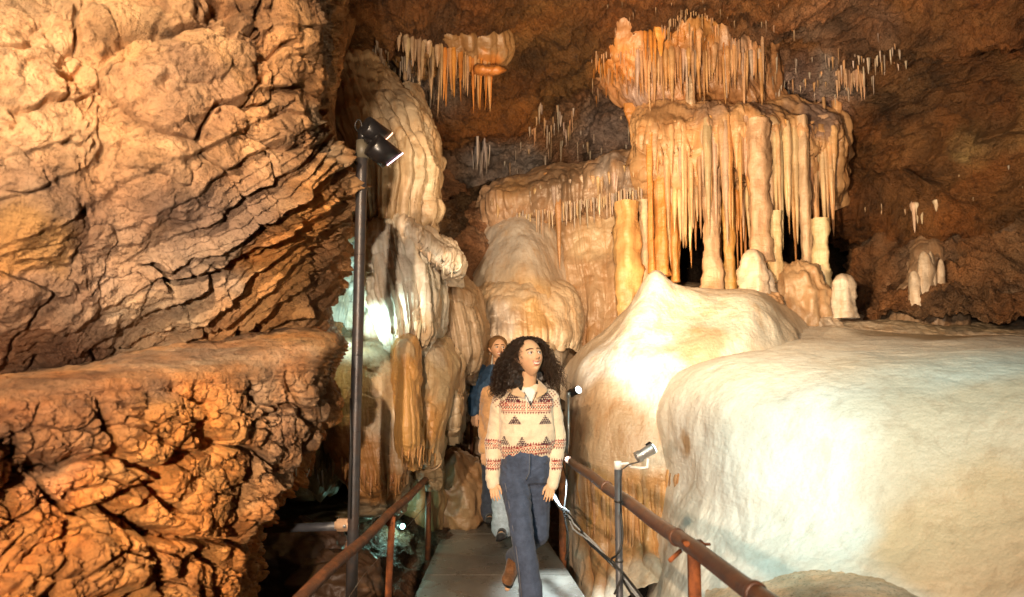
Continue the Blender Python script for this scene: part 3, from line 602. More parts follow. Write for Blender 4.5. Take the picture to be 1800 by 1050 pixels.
# ------------------------------------------------------------------ stalactites, columns, stalagmites
RNG = random.Random(7)
STRAWM = flow_mat('straw_calcite', (30, 30, 2), .002, .35, 160, .7, ripple=False)
def spike_geo(top, L, r0, kind, seed, seg=12, lean=(0, 0), flat=1.):
    n = {'straw': 6, 'column': 46, 'mite': 34}.get(kind, 26 if seg > 7 else 12)
    if kind == 'straw': seg = 5
    t = np.linspace(0, 1, n); a = np.linspace(0, 2*math.pi, seg, endpoint=False); r_ = random.Random(seed)
    if kind == 'carrot': R = (.55+.45*np.clip(t/.12, 0, 1))* r0*((1-t)**.72*.93+.07*(1-t)**.2)*(1+.16*np.sin(t*8+seed)*(1-t)); R[-1] = r0*.01
    elif kind == 'blade': R = r0*(.55+.45*np.sin(np.clip(t*1.4+.35, 0, 1)*math.pi)**1)*(1-t**5)**.9+1e-4
    elif kind == 'straw': R = r0*(1-.35*t); R[-1] *= .3
    elif kind == 'column': R = r0*(1+.10*np.exp(-t/.06)+.22*np.exp(-(1-t)/.09)+.10*np.sin(t*7+seed)+.05*np.sin(t*23+seed*2))
    else: R = r0*(1-t**6)**.5*(1.12-.22*t)+1e-4
    T, A = np.meshgrid(t, a, indexing='ij'); Rm = np.repeat(R[:, None], seg, 1); up = -1 if kind != 'mite' else 1
    fl = 1+(.10*np.cos(A*3+seed+T*2)+.07*np.cos(A*5+seed*3))*(kind != 'straw')
    tz = np.array(top, float)
    X = tz[0]+Rm*fl*np.cos(A)+lean[0]*L*T**1.5; Y = tz[1]+Rm*fl*np.sin(A)*flat+lean[1]*L*T**1.5; Z = tz[2]+up*L*T
    V = np.stack([X, Y, Z], 2).reshape(-1, 3)
    if kind != 'straw':
        c = np.stack([X*0+tz[0], Y*0+tz[1], Z], 2).reshape(-1, 3); dirn = V-c
        f = 1+.30*fbm(V*np.array([9, 9, 5])+seed, 3, seed % 50)+.10*fbm(V*np.array([22, 22, 30])+seed, 2, seed % 50)
        V = c+dirn*f[:, None]
    k = np.arange(seg); F = []
    for i in range(n-1):
        q = np.stack([i*seg+k, i*seg+(k+1) % seg, (i+1)*seg+(k+1) % seg, (i+1)*seg+k], 1); F.append(q if up == 1 else q[:, ::-1])
    return V, np.concatenate(F)
STUFF = []
DG = None
def hit(px, py):
    a = P(px, py, 1.); o_ = Vector((0, 0, CAMZ)); ok, loc, *_ = SC.ray_cast(DG, o_, (a-o_).normalized(), distance=40)
    return loc.y if ok else None
def stal(px, py, d, lpx, wpx, kind, col, label, group, cat='stalactite', name=None, mat=None, seg=12, flat=1., lean=None, tipcol=None, parent=None, stuff=False, snap=True):
    if snap and kind not in ('column', 'mite'):
        dh = hit(px, py)
        if dh is not None and abs(dh-d) < (9 if stuff else 1.2): d = dh+.03
        elif stuff: return None
    s = RNG.randrange(10**6); top = P(px, py, d); L = lpx*d/FPX; r = wpx*.5*d/FPX
    V, F = spike_geo(top, L, r, kind, s, seg, lean or (RNG.uniform(-.03, .03), RNG.uniform(-.03, .03)), flat)
    C = patch_tint(V, col, cn=.16, cs=5)
    if tipcol is not None:
        w = smooth(.35, .9, (top[2]-V[:, 2])/L*(1 if kind != 'mite' else -1))[:, None]; C = C*(1-w)+np.array(tipcol)*w
    if stuff: STUFF.append((V, F, C)); return None
    o = mk(name or {'straw': 'soda_straw', 'column': 'cave_column', 'mite': 'stalagmite'}.get(kind, 'stalactite'), V, F, mat or (STRAWM if kind == 'straw' else STAL), parent, col=C, loc=tuple(top) if kind != 'mite' else None)
    return tag(o, label, cat, group)
PK = (.50,.31,.17); OR = (.52,.22,.045); CRM = (.56,.42,.25); GR = (.42,.36,.31); YE = (.62,.50,.28); BRN = (.34,.20,.11)
def jit(c, a=.12): k = 1+RNG.uniform(-a, a); return tuple(min(1, x*k*(1+RNG.uniform(-.05, .05))) for x in c)
def cluster(n, x0, x1, ytop, lr, wr, d, dj, kind, cols, label, group, **k):
    for i in range(n):
        x = x0+(x1-x0)*(i+.5+RNG.uniform(-.4, .4))/n; y = ytop(x) if callable(ytop) else ytop
        l = RNG.uniform(*lr)*(RNG.uniform(.55, 1) if RNG.random() < .5 else 1)
        stal(x, y+RNG.uniform(-5, 3), d+RNG.uniform(-dj, dj), l, RNG.uniform(*wr), kind, jit(RNG.choice(cols), .2), label, group, k.get('cat') or ('stalactite' if kind != 'straw' else 'soda straw'), **{a: b for a, b in k.items() if a != 'cat'})
# rock bodies that carry them
drape('flowstone_canopy', RW_([8,14,30,60,95,130,165,190],[(1120,1290),(1085,1325),(1052,1338),(1040,1340),(1036,1338),(1070,1345),(1110,1350),(1150,1350)],
   [(8.6,8.4,8.6),(7.9,7.6,7.9),(7.6,7.3,7.7),(7.7,7.4,7.8),(7.9,7.6,7.9),(8.1,7.8,8.0),(8.2,7.9,8.1),(8.5,8.3,8.4)], 1.2),
   280, 220, (.36,.19,.09), [(1230,20,7.4,.5,(.50,.26,.09)), (1080,110,7.7,.4,(.48,.22,.07)), (1160,60,7.5,.3,(.52,.24,.07)), (1280,90,7.8,.4,(.36,.25,.18)), (1130,170,8,.3,(.32,.23,.2)), (1240,140,8,.3,(.42,.2,.07))], .13, .09, .12, 501, mat=FLOW,
   label='broad brown flowstone canopy under the ceiling that carries the orange stalactites', big=.16, cn=.3)
drape('flowstone_shelf', RW_([176,188,205,225,250,290,330],[(1190,1330),(1158,1400),(1138,1460),(1136,1472),(1140,1468),(1144,1462),(1150,1456)],
   [(8.6,8.5,8.5),(8.0,7.8,8.2),(7.6,7.45,7.9),(7.55,7.4,7.8),(7.6,7.5,7.8),(7.75,7.65,7.9),(8.0,7.9,8.1)], 1.0),
   420, 260, (.52,.32,.16), [(1240,190,7.5,.3,(.33,.22,.15)), (1440,195,7.8,.4,(.28,.20,.17)), (1180,190,7.5,.3,(.34,.20,.1)), (1330,185,7.6,.3,(.32,.22,.17))], .065, .07, .42, 511, mat=FLOW,
   label='rounded flowstone shelf from which the long curtain of stalactites hangs', big=.16, hv=.62)
drape('flowstone_shelf', RW_([280,292,310,330,350,362],[(880,1120),(862,1135),(858,1138),(862,1135),(870,1130),(900,1120)],
   [(9.5,9.2,8.8),(8.9,8.5,8.2),(8.7,8.3,8.0),(8.7,8.3,8.0),(8.8,8.4,8.1),(9.1,8.8,8.5)], 1.2, -.24, 1040),
   300, 150, (.38,.26,.17), [(900,320,8.5,.3,(.42,.27,.14)), (1080,300,8.1,.3,(.34,.29,.26))], .10, .10, .20, 521, mat=FLOW,
   label='ragged brown shelf fringed with straws between the dome and the columns', big=.12, cn=.3)
drape('flowstone_canopy', RW_([34,42,60,80,100,112],[(700,780),(690,850),(694,878),(700,880),(720,876),(740,860)],
   [(7.4,7.2,7.4),(6.9,6.7,7.0),(6.8,6.65,6.95),(6.9,6.75,7.0),(7.0,6.9,7.1),(7.3,7.2,7.3)], .9),
   170, 110, (.30,.18,.08), [(730,45,6.8,.3,(.36,.22,.08)), (860,110,7,.2,(.56,.24,.06))], .10, .07, .10, 531, mat=FLOW,
   label='small brown canopy at the top, upper left of the ceiling, with two stalactite fans', big=.1)
DG = bpy.context.evaluated_depsgraph_get()
# the upper left group
cluster(16, 700, 780, lambda x: 60+.25*(x-700), (30, 80), (8, 15), 6.75, .15, 'carrot', [(.36,.26,.16), (.42,.31,.2)], 'short grey tan stalactite in the left fan of the small ceiling canopy', 'grey stalactites of the small canopy')
for x, y, l, w in [(757,100,80,12), (713,110,70,9), (738,90,72,14), (772,120,92,7)]:
    stal(x, y, 6.7, l, w, 'carrot', (.44,.31,.19), 'longer tan stalactite below the small ceiling canopy', 'long tan stalactites of the small canopy')
cluster(22, 776, 866, lambda x: 78+.35*(x-776), (55, 115), (6, 11), 6.8, .18, 'carrot', [OR, (.52,.31,.14), (.46,.30,.17)], 'thin orange stalactite in the right fan of the small ceiling canopy', 'orange stalactites of the small canopy')
stal(784, 95, 6.7, 100, 9, 'carrot', OR, 'longest orange stalactite of the small ceiling canopy', None)
stal(831, 110, 6.7, 95, 7, 'carrot', OR, 'thin long orange stalactite right in the small canopy fan', None)
# tongue of flowstone at the far right of that fan
drape('flowstone_tongue', RW_([117,120,126,131],[(846,872),(842,882),(840,870),(838,856)],[(6.85,6.8,6.85),(6.68,6.66,6.7),(6.68,6.66,6.7),(6.8,6.75,6.8)], .3, .1, 860), 60, 60, (.55,.22,.05), [], .05, .01, .02, 541, mat=FLOW, label='bright orange flowstone tongue at the right end of the small canopy', big=.02)
cluster(40, 640, 730, lambda x: 90+30*math.sin(x*.13)+.5*(x-640), (14, 46), (3, 6), 6.9, .25, 'carrot', [GR, (.36,.3,.25)], 'tiny grey white stalactite on the ceiling beside the left wall', 'tiny grey stalactites beside the left wall', stuff=True, seg=7)
# big canopy
for x, y, l, w, c, lb in [(1160,48,56,24,(.60,.27,.06),'broad bright orange stalactite blade hanging from the big canopy'),
    (1143,50,68,9,OR,'slim orange stalactite just left of the broad orange blade'), (1151,50,76,8,OR,'longest slim orange stalactite beside the broad orange blade'),
    (1134,52,60,8,OR,'leftmost slim orange stalactite beside the broad orange blade'), (1228,50,66,14,PK,'pinkish stalactite with a rounded tip in the big canopy'),
    (1255,75,54,16,(.5,.3,.16),'wide orange brown stalactite at the middle of the big canopy'), (1214,50,54,7,PK,'narrow pinkish stalactite left of the rounded one in the canopy'),
    (1194,80,100,9,(.48,.25,.1),'tall brown stalactite under the left of the big canopy'),(1278,78,95,12,(.48,.27,.12),'tapering brown stalactite at the right of the big canopy'),(1290,70,98,8,(.46,.27,.13),'long thin brown stalactite at the right of the big canopy'),
    (1340,60,96,7,(.38,.25,.16),'single brown stalactite right of the big canopy'),(1165,100,86,8,(.46,.27,.13),'brown stalactite hanging under the left part of the canopy')]:
    stal(x, y, 7.35, l, w, 'blade' if w > 20 else 'carrot', c, lb, None, flat=.45 if w > 20 else 1)
cluster(46, 1120, 1345, 84, (50, 125), (6, 14), 7.55, .15, 'carrot', [PK, (.46,.27,.13), (.42,.24,.1), (.4,.3,.24)], 'brown stalactite in the middle tier under the big canopy', 'middle tier stalactites under the big canopy')
cluster(60, 1045, 1340, lambda x: 92-75*math.exp(-((x-1215)/75.)**2), (12, 34), (2.2, 3.6), 7.3, .25, 'straw', [(.5,.33,.2), (.44,.3,.2)], 'hair thin straw on the rim of the big canopy', 'straws on the rim of the big canopy')
cluster(40, 1040, 1150, lambda x: 105+.25*(x-1040)+10*math.sin(x), (16, 46), (2.2, 4), 7.6, .2, 'straw', [(.46,.3,.18), OR], 'hair thin straw below the left lip of the big canopy', 'straws below the left lip of the big canopy')
stal(1112, 182, 7.6, 76, 30, 'blade', (.50,.24,.07), 'folded orange blade hanging free left of the long curtain', None, flat=.3)
stal(1115, 215, 7.5, 58, 6, 'carrot', OR, 'orange tip hanging below the folded orange blade', None)
for x, y, l, w in [(1210,128,82,13), (1214,150,60,16)]:
    stal(x, y, 7.75, l, w, 'column', (.50,.38,.26), 'pale slim column standing on the shelf under the canopy' if w == 13 else 'thick pale foot of the slim column on the shelf', None, name='cave_column', cat='column')
# the long curtain, front rank
cluster(52, 1146, 1466, lambda x: 214-8*math.cos((x-1300)/60.), (90, 240), (9, 24), 7.45, .10, 'carrot', [PK, CRM, (.55,.34,.17), (.50,.36,.26), (.60,.34,.13)], 'long tan stalactite in the front rank of the great curtain', 'front rank of the great curtain', lean=(0, 0))
cluster(34, 1140, 1400, 240, (190, 275), (9, 16), 7.85, .12, 'carrot', [OR, (.58,.31,.10), (.52,.25,.07)], 'long orange stalactite in the rear rank of the great curtain', 'rear rank of the great curtain', lean=(0, 0), snap=False)
cluster(26, 1150, 1320, 330, (50, 150), (8, 13), 7.65, .1, 'carrot', [OR, YE, CRM], 'golden stalactite in the lower fringe of the great curtain', 'lower fringe of the great curtain')
cluster(16, 1355, 1460, 225, (120, 250), (9, 14), 7.7, .1, 'carrot', [CRM, YE, PK], 'cream stalactite between the right columns', 'stalactites between the right columns')
for x, y0, y1, d, w, c, lb in [
    (1101,356,590,7.55,44,(.58,.36,.15),'broad square topped column at the left end, orange below'),
    (1131,352,560,7.7,17,(.58,.46,.30),'narrow cream column touching the broad left column'),
    (1141,235,488,7.5,11,(.60,.25,.06),'thin vivid orange column at the left edge of the great curtain'),
    (1160,300,490,7.7,24,(.58,.27,.07),'orange column just right of the thin vivid one'),
    (1184,330,500,7.75,15,(.57,.28,.08),'orange column behind the point of the mound'),
    (1247,300,516,7.6,30,(.55,.39,.26),'pale pink column with a flat cut top in the middle of the curtain'),
    (1277,300,515,7.7,20,(.56,.33,.10),'golden fluted column right of the pale pink column'),
    (1330,212,470,7.3,36,(.53,.36,.23),'main tall tan column, the thickest of the long ones'),
    (1361,372,530,7.35,22,(.56,.45,.26),'knobbly yellow column touching the main tall column'),
    (1409,205,492,7.5,19,(.52,.38,.25),'slender long tan column above the swollen brown boss'),
    (1441,385,525,7.4,28,(.62,.52,.32),'stout pale yellow column right of the slender one'),
    (1352,225,380,7.72,12,(.52,.40,.28),'thin pale column above the knobbly yellow one')]:
    stal(x, y0, d, y1-y0, w, 'column', c, lb, None, 'column', seg=22, lean=(0, 0))
stal(1445, 205, 7.5, 190, 32, 'carrot', (.54,.38,.27), 'big tapering stalactite hanging over the stout yellow column', None, seg=20)
stal(1326, 528, 7.0, 92, 50, 'mite', (.60,.50,.40), 'wide white stalagmite foot under the main tall column', None, 'stalagmite', seg=24)
stal(1344, 538, 7.05, 66, 40, 'mite', (.60,.52,.44), 'lower white stalagmite leaning against the main column foot', None, 'stalagmite', seg=24)
stal(1483, 560, 7.1, 80, 42, 'mite', (.60,.52,.43), 'rounded white stalagmite standing alone right of the columns', None, 'stalagmite', seg=26, lean=(0, 0))
stal(1470, 175, 7.6, 138, 17, 'carrot', (.55,.33,.16), 'free hanging stalactite against the black hole right of the curtain', None)
# straws under the middle shelf
cluster(70, 905, 1130, lambda x: 345-.22*(x-1040), (14, 62), (2.4, 4.4), 8.2, .25, 'straw', [GR, (.5,.42,.34), CRM], 'pale straw hanging from the ragged middle shelf', 'straws of the ragged middle shelf')
cluster(30, 862, 1125, lambda x: 308-.24*(x-1040), (22, 52), (7, 14), 8.25, .2, 'carrot', [(.46,.31,.17), (.42,.33,.26)], 'stubby stalactite on the ragged middle shelf', 'stubby stalactites of the ragged middle shelf')
stal(960, 305, 8.1, 110, 18, 'carrot', (.48,.27,.12), 'thick brown stalactite left of the straws on the middle shelf', None)
stal(981, 350, 8.1, 130, 13, 'carrot', (.48,.26,.11), 'long brown stalactite reaching down beside the dome', None)
# ceiling straws
cluster(26, 930, 1010, lambda x: 205+22*math.sin(x*.21), (18, 60), (3, 6), 8.7, .2, 'carrot', [GR, (.44,.28,.16)], 'small brown grey stalactite on the ceiling above the middle shelf', 'small stalactites above the middle shelf', stuff=True, seg=7)
cluster(20, 830, 862, lambda x: 255+14*math.sin(x*.5), (20, 62), (3, 5), 9.2, .2, 'carrot', [(.5,.47,.45)], 'white thin stalactite over the rift above the dome', 'white stalactites over the rift', stuff=True, seg=7)
cluster(34, 1340, 1580, lambda x: 150-.22*(x-1340)+16*math.sin(x*.3), (12, 46), (2.6, 6), 7.5, .2, 'carrot', [GR, PK, (.52,.46,.4)], 'short stalactite on the sloping ceiling right of the canopy', 'short stalactites right of the canopy', stuff=True, seg=7)
cluster(14, 1470, 1520, 120, (30, 75), (6, 11), 7.5, .15, 'carrot', [(.42,.27,.17)], 'brown stalactite on the ceiling above the black hole', 'brown stalactites above the black hole')
cluster(14, 1500, 1620, lambda x: 352+.12*(x-1500), (8, 22), (3, 5), 8.5, .15, 'carrot', [(.55,.4,.25)], 'tiny drip under the rock lip on the right wall', 'tiny drips under the right wall lip', stuff=True, seg=7)
# right wall group
cluster(12, 1604, 1650, 352, (30, 66), (7, 12), 7.55, .1, 'carrot', [(.56,.46,.34), (.5,.38,.26)], 'cream stalactite in the small group on the right wall', 'cream stalactites on the right wall')
for x, y, l, w, lb in [(1655,542,88,15,'white finger of stalagmite at the right of the small wall group'), (1630,545,105,26,'tall pale lumpy stalagmite in the small group on the right wall'), (1612,545,70,24,'short pale lumpy stalagmite left in the right wall group'), (1642,520,80,12,'thin stalagmite behind the right wall group')]:
    stal(x, y, 7.2, l, w, 'mite', (.50,.42,.33), lb, None, 'stalagmite', seg=18)
# drips along the hems of the left flowstones
for n, x0, x1, yt, lr, wr, d, cols, lb, gp in [
  (16, 642, 740, 352, (26, 52), (7, 13), 5.0, [(.50,.40,.27), (.56,.46,.32)], 'tan tip on the lower hem of the tall drapery', 'hem tips of the tall drapery'),
  (12, 684, 752, 560, (24, 50), (7, 13), 4.92, [(.62,.52,.38)], 'cream tip on the hem of the white cascade', 'hem tips of the white cascade'),
  (12, 724, 798, lambda x: 404+.72*(x-715), (18, 34), (5, 9), 4.92, [(.66,.54,.40)], 'small cream tip on the scalloped lip of the shelf', 'tips of the scalloped shelf'),
  (24, 600, 702, lambda x: 800+.25*(x-600), (26, 60), (6, 11), 4.68, [(.50,.25,.09), (.44,.20,.06)], 'orange drip on the hem of the big flowstone bell', 'orange drips of the big bell'),
  (14, 706, 768, 785, (22, 46), (5, 9), 5.05, [(.52,.28,.10)], 'orange drip on the hem of the smaller bell', 'orange drips of the smaller bell'),
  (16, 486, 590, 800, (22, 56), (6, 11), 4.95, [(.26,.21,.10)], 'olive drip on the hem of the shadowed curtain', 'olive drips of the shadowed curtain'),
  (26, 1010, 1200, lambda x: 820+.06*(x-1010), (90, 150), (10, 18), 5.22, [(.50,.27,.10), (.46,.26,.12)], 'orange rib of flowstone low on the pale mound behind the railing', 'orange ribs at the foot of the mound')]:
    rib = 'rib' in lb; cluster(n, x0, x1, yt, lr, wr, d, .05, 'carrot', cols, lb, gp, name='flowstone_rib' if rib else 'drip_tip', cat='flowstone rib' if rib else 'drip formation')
for x, l, w in [(519,16,6),(530,24,7),(541,34,7),(556,30,6),(566,38,5)]:
    stal(x, 822, 4.6, l, w, 'carrot', (.7,.72,.66), 'glistening white crystal tip in the dark under the ledge', 'glistening crystal tips under the ledge', 'crystal', 'crystal_tip', lean=(RNG.uniform(-.3, .3), 0))
for n, x0, x1, yt, lr, wr, d, dj, cols in [
  (90, 1040, 1345, lambda x: 110-85*math.exp(-((x-1215)/80.)**2)+RNG.uniform(-10, 60), (10, 40), (2.5, 6), 7.35, .25, [(.5,.33,.2), (.44,.28,.17), OR]),
  (44, 880, 1130, lambda x: 270-.25*(x-1000)+RNG.uniform(-40, 50), (10, 44), (3, 7), 8.5, .3, [GR, (.44,.30,.19)]),
  (44, 1340, 1600, lambda x: 150-.24*(x-1340)+RNG.uniform(-50, 45), (9, 40), (2.6, 6), 7.3, .3, [GR, PK, (.52,.46,.4)]),
  (50, 645, 770, lambda x: 110+.3*(x-645)+RNG.uniform(-35, 35), (10, 40), (2.6, 6), 6.8, .3, [GR, (.36,.28,.2)]),
  (22, 1480, 1800, lambda x: 340-.12*(x-1480)+RNG.uniform(-25, 30), (8, 24), (2.6, 5), 7.7, .3, [GR, (.5,.38,.25)]),
  (60, 1145, 1465, lambda x: 185+RNG.uniform(-18, 30), (14, 60), (4, 9), 7.4, .15, [PK, (.38,.25,.16), CRM]),
  (30, 1050, 1400, lambda x: 20+RNG.uniform(-25, 60), (8, 34), (2, 4), 7.4, .3, [(.4,.28,.18)])]:
    cluster(n, x0, x1, yt, lr, wr, d, dj, 'carrot', [tuple(.68*q for q in c) for c in cols], '', None, seg=6, stuff=True)
n_ = 0; VV = []; FF = []; CC = []
for V, F, C in STUFF: VV.append(V); FF.append(F+n_); CC.append(C); n_ += len(V)
tag(mk('small_stalactites', np.concatenate(VV), np.concatenate(FF), STAL, col=np.concatenate(CC)), 'scattering of tiny stalactites all over the far ceiling, canopy and walls', 'stalactites', kind='stuff')
# ------------------------------------------------------------------ walkway
def slabquad(name, a, b, d0, d1, th=.12):
    """a,b: (left px, right px) on the ground at depth d0 and d1"""
    def g(px, d): x = P(px, 700, d).x; return Vector((x, d, 0))
    A, B, C, D = g(a[0], d0), g(a[1], d0), g(b[1], d1), g(b[0], d1); m = MB()
    n = 14; V = []; F = []
    for i in range(n+1):
        for j in range(n+1):
            l = A.lerp(D, i/n); r = B.lerp(C, i/n); V.append(l.lerp(r, j/n))
    for i in range(n):
        for j in range(n): F.append((i*(n+1)+j, i*(n+1)+j+1, (i+1)*(n+1)+j+1, (i+1)*(n+1)+j))
    m.add(V, F)
    q = [A, B, C, D]; lo = [v-Vector((0, 0, th)) for v in q]
    m.add(q+lo, [(0, 4, 5, 1), (1, 5, 6, 2), (2, 6, 7, 3), (3, 7, 4, 0), (4, 7, 6, 5)])
    o = m.build(name, SLAB, smoothed=False); tag(o, kind='structure'); return o
slabquad('walkway', (642, 1166), (749.5, 1000.5), 3.0, 4.955)
slabquad('walkway', (750, 1000), (780.7, 953.3), 4.965, 6.08)
slabquad('walkway', (781, 953), (802.7, 918.3), 6.09, 7.3)
slabquad('walkway', (803, 918), (818, 905), 7.31, 9.0)
# ------------------------------------------------------------------ right railing
t = root('railing', P(1180, 905, 2.6), 'brown pipe railing with collars running along the right side of the walkway', 'railing')
A_, B_ = P(984, 798, 5.3), P(1420, 1108, 1.75)
m = MB(); m.tube([A_.lerp(B_, k/20)+Vector((0, 0, .004*math.sin(k*1.3))) for k in range(21)], .030, 20); m.build('handrail', BROWNPIPE, t)
dr = (B_-A_).normalized()
for f in (.42, .735, .92):
    c = A_.lerp(B_, f); m = MB(); m.tube([c-dr*.012, c-dr*.008, c+dr*.008, c+dr*.012], [.030, .0345, .0345, .030], 20); m.build('collar', BROWNPIPE, t)
def post(px, d, ytop, w, mat, name='post', parent=None, base=-.6, sq=True, px2=None):
    top = P(px, ytop, d); m = MB()
    if sq: m.box((top.x, top.y, (top.z+base)/2), w, w, top.z-base, bev=.004)
    else: m.tube([Vector((top.x, top.y, base)), top], w/2, 14)
    return m.build(name, mat, parent)
post(988, 5.35, 800, .05, RUSTPOST, 'post', t)
m = MB(); q = P(1219, 952, 2.52); m.box((q.x, q.y, q.z-.62), .04, .04, 1.24, bev=.003); m.build('post', RUSTPOST, t)
m = MB(); m.box((q.x, q.y-.0, q.z-.006), .075, .055, .014, bev=.003); m.tube([q+Vector((-.05, -.01, -.03)), q+Vector((-.1, -.06, -.05))], .008, 8); m.tube([q+Vector((.02, -.02, -.005)), q+Vector((.055, -.02, -.005))], .005, 8); m.build('bracket', RUSTPOST, t)
post(1160, 2.9, 915, .035, GREYPIPE, 'post', t) if False else None
def spotlight(name, body_c, aim, r, L, label, mat=BLACK, lens=LENS, arm=None, armmat=WHITEP, parent_loc=None, col2=None):
    t = root(name, tuple(body_c), label, 'lamp'); body_c = Vector(body_c); d = (Vector(aim)-body_c).normalized()
    m = MB(); m.tube([body_c-d*L*.5, body_c-d*L*.45, body_c-d*L*.1, body_c+d*L*.38, body_c+d*L*.5], [r*.45, r*.8, r*.9, r, r], 20); m.build('housing', mat, t)
    for k in range(4):
        c = body_c-d*L*(.42-.06*k); m2 = MB(); m2.tube([c-d*.003, c+d*.003], [r*1.02, r*1.02], 18); m2.build('cooling_fin', mat, t)
    m = MB(); m.tube([body_c+d*(L*.5+.001), body_c+d*(L*.5+.004)], [r*.86, r*.86], 20); m.build('lens', lens, t)
    if arm:
        m = MB(); m.tube([Vector(a) for a in arm], .007, 10); m.build('bracket', armmat, t)
    return t
# arm lamp on the grey post
g = P(1086, 812, 3.25); m = MB(); m.tube([Vector((g.x, g.y, -.5)), g-Vector((0, 0, .03))], .017, 16); o = m.build('lamp_post', GREYPIPE); tag(o, 'grey steel post behind the right railing that carries the white lamp arm', 'post')
for zz in (.18, .45, .75):
    m = MB(); c = g-Vector((0, 0, zz)); m.tube([c-Vector((0, 0, .004)), c+Vector((0, 0, .004))], .0195, 16); m.build('cable_tie', CABLE, o)
m = MB(); m.tube([g-Vector((0, 0, .034)), g+Vector((0, 0, .004))], .0175, 16); m.build('cap', WHITEP, o)
bc = P(1133, 797, 3.2)
sp = spotlight('spotlight', bc, P(1400, 640, 3.35), .026, .095, 'small silver and black spotlight on a white arm beside the big terrace', STEEL, LENS,
   [g+Vector((0, 0, -.012)), P(1104, 815, 3.24), P(1110, 821, 3.22), P(1128, 823, 3.2), P(1138, 822, 3.2), P(1139, 806, 3.2)])
m = MB(); m.tube([P(1126, 801, 3.19), P(1124, 812, 3.19), P(1105, 817, 3.2), P(1093, 826, 3.2), P(1091, 850, 3.2), P(1091, 900, 3.21)], .0035, 6); m.build('power_cable', CABLE, sp)
m = MB(); c0 = P(1141, 790, 3.22); m.tube([c0, c0+(P(1400, 640, 3.35)-c0).normalized()*.02], [.029, .03], 20, cap=False); m.build('glare_hood', BLACK, sp)
# back lamp on its thin stand
h = P(999, 697, 5.0); m = MB(); m.tube([P(997, 798, 5.0), P(999, 770, 5.0), h], .009, 12); o = m.build('lamp_stand', STEEL); tag(o, 'thin pale metal lamp stand rising from the railing behind the first woman', 'stand')
m = MB(); m.tube([h-Vector((0, 0, .01)), h+Vector((0, 0, .03))], .017, 12); m.build('clamp', STEEL, o)
spotlight('spotlight', P(1009, 689, 5.0), P(1055, 668, 4.78), .030, .10, 'small black spotlight with a glowing white face on the thin stand', BLACK, LENS, [h+Vector((0, 0, .02)), P(1003, 690, 5.0), P(1007, 690, 5.0)], STEEL)
# cable bundle sagging along the railing
m = MB(); R2 = random.Random(3)
path = [(972,868,4.9),(985,888,4.75),(997,905,4.55),(1012,925,4.3),(1040,955,3.9),(1075,995,3.5),(1115,1040,3.1),(1160,1100,2.7)]
o = root('cable_bundle', P(1012, 925, 4.3), 'bundle of pale and black cables sagging under the right railing', 'cable')
for k in range(6):
    m = MB(); off = [(R2.uniform(-5, 5), R2.uniform(-7, 7)) for _ in path]; m.tube([P(x+a, y+b, d) for (x, y, d), (a, b) in zip(cr(path, 22), cr(off, 22))], .0055, 6)
    m.build('strand', CABLEW if k < 3 else CABLE, o)
m = MB(); m.tube([P(*q) for q in cr([(988,812,5.3),(996,850,4.9),(992,905,4.7),(1000,950,4.6),(994,985,4.6)], 24)], .006, 6); tag(m.build('hanging_cable', CABLE), 'black cable hanging down the rear post of the right railing', 'cable')
m = MB(); m.tube([P(*q) for q in cr([(1091,900,3.22),(1094,950,3.2),(1085,975,3.2),(1075,985,3.25),(1092,1010,3.2),(1080,1045,3.2)], 30)], .005, 6); tag(m.build('hanging_cable', CABLE), 'black cable looping down the grey lamp post', 'cable')
# spoon shaped shadow of the lamp head behind the rusty post: nothing drawn
# ------------------------------------------------------------------ left railing
t = root('railing', P(640, 950, 3.6), 'rusty pipe railing along the left side of the walkway', 'railing')
A_, B_ = P(757, 836, 5.5), P(440, 1135, 2.0)
m = MB(); m.tube([A_.lerp(B_, k/20)+Vector((0, 0, .006*math.sin(k*.9))) for k in range(21)], .024, 18); m.build('handrail', RUSTPIPE, t)
q = P(754, 770, 5.5); m = MB(); m.tube([Vector((q.x, q.y, -.05)), q], .024, 14); m.build('post', RUSTPIPE, t)
c = A_.lerp(B_, .46); q = c+Vector((.02, 0, -.01)); m = MB(); m.tube([Vector((q.x-.04, q.y, -.6)), Vector((q.x-.01, q.y, .4)), q], .019, 14); m.build('post', RUSTPOST, t)
m = MB(); k_ = Vector((q.x-.012, q.y, .62)); m.tube([k_-Vector((0, 0, .025)), k_-Vector((0, 0, .015)), k_+Vector((0, 0, .015)), k_+Vector((0, 0, .025))], [.02, .027, .027, .02], 14); m.build('collar', RUSTPOST, t)
m = MB(); m.tube([P(755, 882, 5.45), P(640, 1010, 3.5), P(560, 1130, 2.4)], .0018, 5); m.build('guard_wire', WIRE, t)
m = MB(); m.tube([P(722, 862, 5.0), P(672, 905, 4.3), P(655, 912, 4.1), P(652, 930, 4.1)], .0018, 5); m.build('guard_wire', WIRE, t)
m = MB(); m.tube([P(828, 600, 7.2), P(830, 900, 7.2)], .017, 12); tag(m.build('steel_post', RUSTPIPE), 'thin dark rusty post standing in the passage behind the women', 'post')
